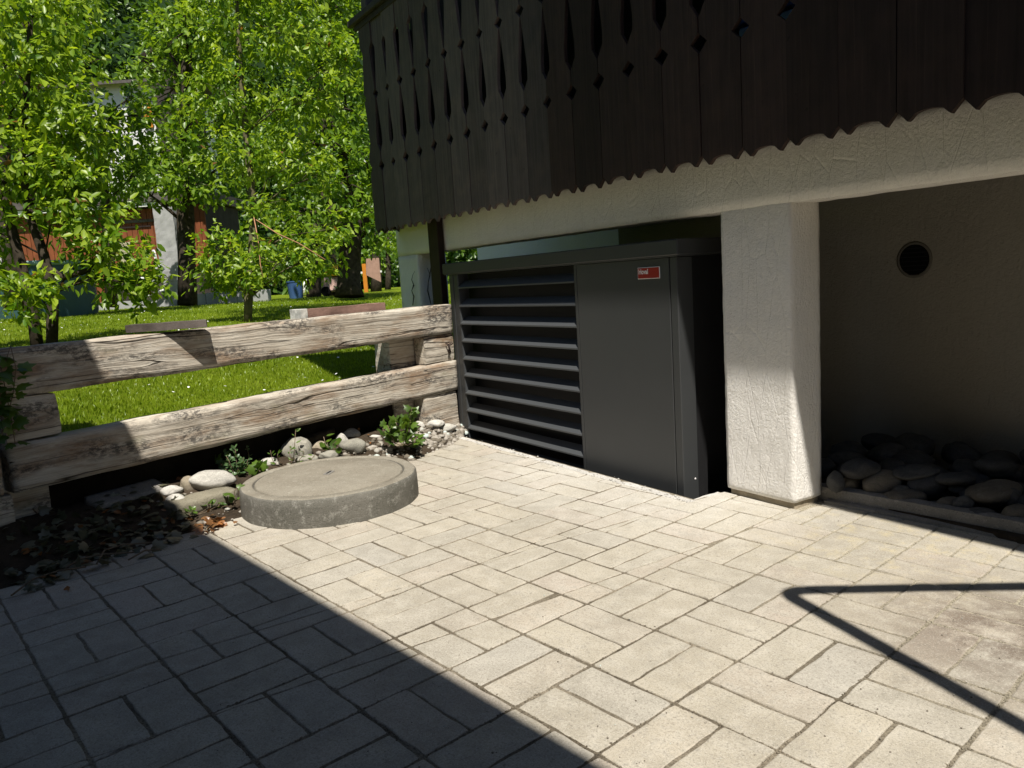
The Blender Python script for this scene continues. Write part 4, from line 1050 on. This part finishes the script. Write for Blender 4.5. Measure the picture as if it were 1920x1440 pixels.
def up(x0, y0, x1, y1, z=.12, n=4, wob=.012, seed=0):
    """a stem from (x0,y0) on the bank to (x1,y1), seen in a plane facing the viewer"""
    rr = random.Random(seed); A = gp(x0, y0, z); d = (A-CAM).dot(fwd); out = []
    for k in range(n):
        f = k/(n-1); P = at(x0+(x1-x0)*f, y0+(y1-y0)*f, d+.04*rr.uniform(-1, 1)*f)
        out.append(P+Vector((rr.uniform(-wob, wob), rr.uniform(-wob, wob), rr.uniform(-wob, wob)))*(f > 0))
    return out
plant('creeper', 'bushy bluish green creeper behind the large white oval stone', [up(440, 892, 422, 850, seed=1), up(445, 892, 440, 842, seed=2), up(450, 892, 455, 856, seed=3), up(430, 890, 417, 872, seed=4), up(460, 888, 450, 865, seed=14), up(440, 890, 430, 865, seed=15)], .026, 'spurge', dens=110, seed=1)
plant('creeper', 'thin upright green shoot rising above the bluish creeper', [up(466, 880, 463, 840, seed=5), up(466, 870, 470, 848, seed=6)], .018, 'spurge', dens=90, seed=2)
plant('ivy', 'bright green ivy tuft at the left rim of the manhole', [up(486, 893, 480, 868, seed=7), up(480, 893, 487, 878, seed=8), up(475, 890, 470, 876, seed=9)], .055, 'ivy', 'ivy', dens=55, seed=3)
plant('weed', 'sparse yellow green weed growing over the big rounded grey stone', [up(545, 873, 545, 842, seed=10), up(530, 872, 518, 848, seed=11), up(560, 870, 572, 848, seed=12), up(520, 872, 505, 846, seed=13), up(575, 868, 590, 855, seed=16), up(548, 868, 553, 810, seed=17)], .028, 'ivy', dens=42, W=.42, seed=4)
plant('broadleaf_plant', 'low plant with big round leaves behind the smooth grey stone', [up(622, 852, 604, 822, seed=18), up(622, 852, 615, 830, seed=19), up(622, 852, 628, 828, seed=20), up(624, 852, 638, 838, seed=21)], .062, 'ivy', dens=22, W=.75, seed=5)
plant('ivy', 'upright ivy with light leaves climbing beside the fence post near the heat pump', [up(760, 832, 772, 765, seed=22, n=6), up(756, 832, 765, 790, seed=23), up(742, 832, 722, 795, seed=24), up(735, 830, 715, 803, seed=25), up(770, 832, 785, 818, seed=26), up(760, 835, 780, 830, .05, seed=27), up(750, 830, 745, 790, seed=28), up(740, 832, 735, 800, seed=29), up(765, 826, 770, 795, seed=30)], .055, 'ivy', 'ivy', dens=50, seed=6)
plant('creeper', 'pale creeper tuft left of the large white oval stone', [up(345, 896, 330, 884, seed=31), up(350, 896, 352, 878, seed=32), up(362, 892, 372, 880, seed=33), up(330, 898, 312, 908, seed=34)], .034, 'spurge', dens=60, seed=7)
plant('ivy', 'small ivy shoots in the dark gap above the large white oval stone', [up(375, 888, 378, 872, seed=35), up(395, 886, 405, 866, seed=36), up(410, 886, 408, 872, seed=37)], .045, 'ivy', 'ivy', dens=45, seed=8)
plant('ivy', 'light green ivy leaves between the kerb block and the manhole ring', [up(440, 945, 442, 912, .06, seed=38), up(438, 940, 430, 925, .06, seed=39)], .034, 'ivy', 'ivy', dens=40, seed=9)
plant('weed', 'yellow green seedlings on the mossy kerb block face', [up(356, 966, 360, 958, .05, seed=40), up(408, 950, 410, 945, .05, seed=41), up(392, 952, 394, 946, .05, seed=42)], .03, 'ivy', dens=90, seed=10)
# ivy hanging at the left border
t_ = .0
def hang(pts, dep): return [at(x, y, dep) for x, y in pts]
plant('ivy', 'variegated ivy hanging over the left end of the fence beams', [hang([(2, 690), (12, 740), (22, 790), (28, 830)], 3.72), hang([(-8, 660), (0, 740), (5, 820)], 3.7), hang([(20, 650), (30, 690), (24, 740), (14, 780)], 3.74), hang([(-20, 720), (-5, 770), (10, 800)], 3.7)], .056, 'ivy', 'ivy', dens=34, seed=11)
# dry vine stem on the chalet pillar
for nm, lab, pts in (('dry_vine', 'thin bare vine stem drawn up the white corner pillar', [(774, 572), (776, 556), (772, 545), (776, 535), (772, 525), (774, 515), (778, 508)]),
                     ('dry_vine', 'bare vine twig in the shade beside the dark wooden post', [(808, 570), (802, 545), (803, 530), (806, 515), (808, 500)])):
    tt_ = 2.915
    P = [FP(*(lambda q: (q[0], tt_, q[1]))(fr(x, y, tt_))) for x, y in pts]
    bm = bmesh.new(); tube(bm, P, [.004, .006, .0035, .005, .003, .002, .001][:len(P)], 6)
    tube(bm, [P[2], P[2]+Vector((.03, 0, .05))], [.003, .002], 5); tube(bm, [P[3], P[3]+Vector((-.03, 0, .06))], [.003, .002], 5)
    tag(obj(nm, bm, M['bark']), lab, 'vine')
# fallen leaves: orange in the sun, dull ivy litter in the shade
def litter(name, pts, L, mat, kindf, n, sx, sy):
    C = []
    for _ in range(n):
        x, y = pts[rng.integers(len(pts))]; P = gp(x+rng.normal(0, sx), y+rng.normal(0, sy), .012)
        P.z = max(.006, bank_z(P))+rng.uniform(.004, .03); C.append(P)
    C = np.array(C); n = len(C); D = unit(rng.normal(size=(n, 3))*np.array([1, 1, .35])); N = unit(np.array([0, 0, 1])+rng.normal(size=(n, 3))*.5); N = unit(N-D*np.sum(N*D, 1, keepdims=True))
    ls = L*rng.uniform(.5, 1.2, n)
    if kindf == 'ivy': V, T, k = ivy_np(C, D, N, ls)
    else: V, T = leaf_np(C, D, N, ls, ls*.6, .3, .35); k = 8
    tag(mesh_np(name, V, None, T, M[mat], np.repeat(rng.random(n)*.94, k)), kind='stuff')
litter('fallen_leaves', [(395, 985), (405, 978), (385, 992), (425, 982), (345, 930), (300, 915), (520, 855), (470, 885)], .05, 'dead', 'ivy', 46, 9, 4)
litter('fallen_leaves', [(780, 815), (640, 846), (600, 868), (810, 790), (440, 970), (700, 845)], .03, 'dead', 'leaf', 40, 22, 8)
litter('ivy_litter', [(40+30*k, 1085-10*k) for k in range(11)]+[(60+28*k, 1045-8*k) for k in range(11)], .062, 'duskleaf', 'ivy', 300, 26, 12)
litter('fallen_leaves', [(40+30*k, 1080-10*k) for k in range(11)], .05, 'dead', 'leaf', 34, 30, 14)
for k, pts in enumerate([[(20, 1108), (60, 1078), (110, 1062), (160, 1055)], [(180, 1050), (195, 1025), (230, 1015), (285, 1010)], [(75, 1005), (60, 985), (62, 965), (70, 955)], [(90, 942), (115, 946), (140, 952)], [(240, 1042), (270, 1025), (300, 1022)], [(120, 1058), (150, 1040), (190, 1032), (250, 1028)]]):
    P = [gp(x, y, .05) for x, y in pts]
    for p in P: p.z = max(.03, bank_z(p)+.03)
    bm = bmesh.new(); tube(bm, P, .0042, 5)
    tag(obj('dry_vine', bm, M['twig']), ['pale dry vine runner nearest the lower left border', 'pale dry vine arching over the shaded ivy litter', 'short curled vine on the dark rotting timber', 'vine touching the left of the egg shaped stone', 'short dry vine close to the sunlit orange leaves', 'dry vine lying along the middle of the shaded litter'][k], 'vine')

# ================================================================== BACKGROUND GARDEN
def frame_at(x, dep, rot=0):
    P = onlawn(x, dep); return P+Vector((0, 0, .03)), LAT+rot
# shed with vertical boards
P, a = frame_at(215, 19.5); m_ = 19.5/FPX
shed = thing('shed', 'red brown boarded shed with a plank door behind the pear tree', 'shed', P, a)
gy_ = proj(P)[1]
def X(px): return (px-215)*m_
def Z(py, px=215): return (gy_-py-(px-215)*.0637*0)*m_
box('wall', X(40), X(400), .06, 2.5, -.3, Z(392), M['darkwall'], shed)
k = 0; x = 44
while x < 306:
    zt = Z(388)+rn.uniform(-.02, .02)
    if 213 <= x: z0, z1 = Z(520), Z(400)
    else: z0, z1 = Z(566), zt
    bm = bmesh.new(); bbox(bm, X(x)+.006, X(x+10)-.006, 0, .045, z0, z1); obj('plank', bm, M['brownwood'], shed); x += 10
x = 352
while x < 395:
    bm = bmesh.new(); bbox(bm, X(x)+.006, X(x+10)-.006, 0, .045, Z(515), Z(398)); obj('plank', bm, M['brownwood'], shed); x += 10
box('hinge_strap', X(214), X(306), -.03, -.004, Z(424), Z(419), M['roofgrey'], shed)
box('hinge_strap', X(214), X(300), -.03, -.004, Z(433), Z(430), M['darkpost'], shed)
box('fascia', X(38), X(330), -.25, -.18, Z(398), Z(391), M['white'], shed)
box('roof', X(30), X(410), -.3, 3.0, Z(390), Z(372), M['roofgrey'], shed)
box('base', X(205), X(330), -.6, -.02, -.3, Z(566), M['grayplaster'], shed)
box('panel', X(238), X(259), -.06, -.02, Z(502), Z(458), m_plain('beige_panel', (.42, .38, .26), .8), shed)
P, a = frame_at(325, 18.9); m2 = 18.9/FPX; gy2 = proj(P)[1]
gpil = thing('gate_pillar', 'grey roughcast square pillar beside the shed door', 'pillar', P, a)
rough_box('shaft', -.24, .24, 0, .45, -.2, (gy2-392)*m2, .08, .012, 6, M['grayplaster'], gpil, 1)
# hoses leaning on the shed
ho = thing('hose', 'curved white hoses leaning against the shed by the grey pillar', 'hose', frame_at(290, 18.6)[0], LAT); 
m3 = 18.6/FPX; P0 = ho.location; gy3, gx3 = proj(P0)[1], proj(P0)[0]
for pts, r in (([(301, 470), (303, 490), (298, 515), (288, 530)], .035), ([(309, 498), (306, 512), (300, 522)], .03), ([(262, 520), (285, 522), (305, 512), (314, 505)], .03), ([(265, 545), (285, 535), (300, 528), (312, 520)], .035), ([(258, 562), (285, 552), (310, 545)], .03)):
    bm = bmesh.new(); tube(bm, [((x-gx3)*m3, .03*k, (gy3-y)*m3) for k, (x, y) in enumerate(pts)], r, 7); obj('tube', bm, M['white'], ho)
# water tank
P, a = frame_at(75, 14.5); m_ = 14.5/FPX; gy4 = proj(P)[1]
tank = thing('water_tank', 'round dark teal garden tank with a pale rim behind the pear stems', 'tank', P, a)
R4 = 95*m_; H4 = (gy4-497)*m_
bm = bmesh.new(); lathe(bm, [(R4*.96, -.1), (R4, .1), (R4*1.0, H4-.06)], 48); smooth(obj('shell', bm, M['teal'], tank))
bm = bmesh.new(); lathe(bm, [(R4*1.0, H4-.06), (R4*1.035, H4-.05), (R4*1.035, H4+.02), (R4*.97, H4+.03), (R4*.94, H4-.1), (0, H4-.12)], 48); smooth(obj('rim', bm, M['tealrim'], tank))
# low wall and shrub
P, a = frame_at(418, 17.6); m_ = 17.6/FPX
lw = thing('garden_wall', 'low grey garden wall of square blocks below the shrub', 'wall', P, a)
for k in range(5): box('block', -.75+k*.36, -.75+k*.36+.35, 0, .25, -.2, .27+.01*(k % 2), M['grayplaster'], lw, .008)
b = P+FP(0, .9, 0)*0+Vector((fwd.x, fwd.y, 0)).normalized()*.55
tree('shrub', 'rounded leafy shrub above the low grey garden wall', b, [(0, 0, -.1, .03), (0, 0, .3, .02), (0, 0, .5, .01)], [((-.35, 0, .45), (.45, .35, .32)), ((.3, 0, .5), (.5, .35, .36)), ((0, .1, .75), (.4, .3, .25))], .14, .085, 'leafB', 8, 45, 31, cat='shrub')
# white house on the left and the house with the grey roof
P, a = frame_at(-70, 25); m_ = 25/FPX; gy5 = proj(P)[1]
wh = thing('house', 'plain white house wall at the left border behind the tank', 'house', P, a)
box('wall', -1.5, 85*m_, 0, 5, -.3, (gy5-380)*m_, M['whitewall'], wh); box('roof', -1.8, 95*m_, -.4, 5.4, (gy5-380)*m_, (gy5-365)*m_, M['roofgrey'], wh)
P, a = frame_at(230, 34); m_ = 34/FPX; gy6 = proj(P)[1]
hh = thing('house', 'white house with a grey roof and orange shutters hidden by the trees', 'house', P, a)
XH = lambda px: (px-230)*m_; ZH = lambda py: (gy6-py)*m_
box('wall', XH(150), XH(345), 0, 6, -.3, ZH(172), M['whitewall'], hh)
bm = bmesh.new(); prism(bm, [(-.5, ZH(176)), (3, ZH(136)), (6.5, ZH(176)), (6.5, ZH(181)), (3, ZH(141)), (-.5, ZH(181))], 1)
for v in bm.verts: v.co = Vector((XH(118) if v.co.y < .5 else XH(375), v.co.x, v.co.z))
bmesh.ops.recalc_face_normals(bm, faces=bm.faces[:]); obj('roof', bm, M['roofgrey'], hh)
box('window', XH(285), XH(311), -.03, .02, ZH(255), ZH(215), M['steel_dark'], hh)
for x in (313, 321): box('shutter', XH(x), XH(x+7), -.08, -.02, ZH(256), ZH(214), M['orange'], hh)
for x in (190, 240): 
    f = box('window', XH(x), XH(x+26), -.03, .02, ZH(255), ZH(215), M['steel_dark'], hh)
P, a = frame_at(345, 30); m_ = 30/FPX; gy7 = proj(P)[1]
bn = thing('house', 'dark wooden gable with a brown eave peeping out between the tree tops', 'house', P, a)
box('wall', -.45, .5, .4, 3, -.3, (gy7-125)*m_, M['darkwall'], bn)
bm = bmesh.new(); prism(bm, [(-.65, (gy7-124)*m_), (.2, (gy7-103)*m_), (.7, (gy7-112)*m_), (.7, (gy7-119)*m_), (.2, (gy7-111)*m_), (-.65, (gy7-131)*m_)], 4, 0); obj('roof', bm, M['darkpost'], bn)
# garden things under the far trees
P, a = frame_at(690, 24); m_ = 24/FPX; gy8 = proj(P)[1]
ph = thing('play_frame', 'wooden play frame with an orange post and sloping brown boards', 'play frame', P, a)
box('post', -.10, .02, 0, .1, -.1, (gy8-495)*m_, M['orange'], ph)
bm = bmesh.new(); prism(bm, [(.0, .55), (.45, .30), (.45, 1.05), (.05, 1.05)], .08); obj('board', bm, m_plain('pinkish_boards', (.36, .22, .17), .8), ph)
box('beam', -1.0, .5, .02, .08, .60, .66, M['white'], ph)
P, a = frame_at(640, 21); m_ = 21/FPX
ty = thing('toy', 'yellow and pink plastic toy car left of the thick trunk', 'toy', P, a)
bm = bmesh.new(); bmesh.ops.create_icosphere(bm, subdivisions=2, radius=.3); 
for v in bm.verts: v.co = Vector((v.co.x*1.3, v.co.y, max(-.1, v.co.z*.7)+.62))
obj('body', bm, M['yellow'], ty)
box('base', -.5, .2, -.2, .3, .1, .5, m_plain('pink_plastic', (.60, .40, .34), .6), ty, .05)
for x in (-.35, .1):
    bm = bmesh.new(); tube(bm, [(x, -.26, .13), (x, -.18, .13)], .13, 14); obj('wheel', bm, M['black'], ty)
P, a = frame_at(600, 24)
wt = thing('groundsheet', 'white crumpled garden sheet on the far lawn', 'sheet', P, a)
rough_box('sheet', -.75, .75, -.2, .4, -.05, .45, .1, .10, 2.5, M['white'], wt, 3, .2)
P, a = frame_at(556, 19)
bb = thing('bin', 'small blue bin standing in the shade under the trees', 'bin', P, a)
bm = bmesh.new(); lathe(bm, [(0, 0), (.16, 0), (.20, .42), (.21, .42), (.21, .45), (0, .45)], 20); obj('body', bm, M['blue'], bb)
# orange cords of the slim tree
b = onlawn(465, 10.2)
for k, (pts, lab) in enumerate((([(476, 408), (484, 450), (488, 495), (493, 520)], 'orange cord hanging straight down from the slim tree'), ([(480, 412), (520, 438), (560, 456), (610, 487)], 'orange cord stretched sideways from the slim tree'))):
    bm = bmesh.new(); tube(bm, [at(x, y, 9.85-.02*q) for q, (x, y) in enumerate(pts)], .006, 6)
    tag(obj('cord', bm, M['rope']), lab, 'cord')
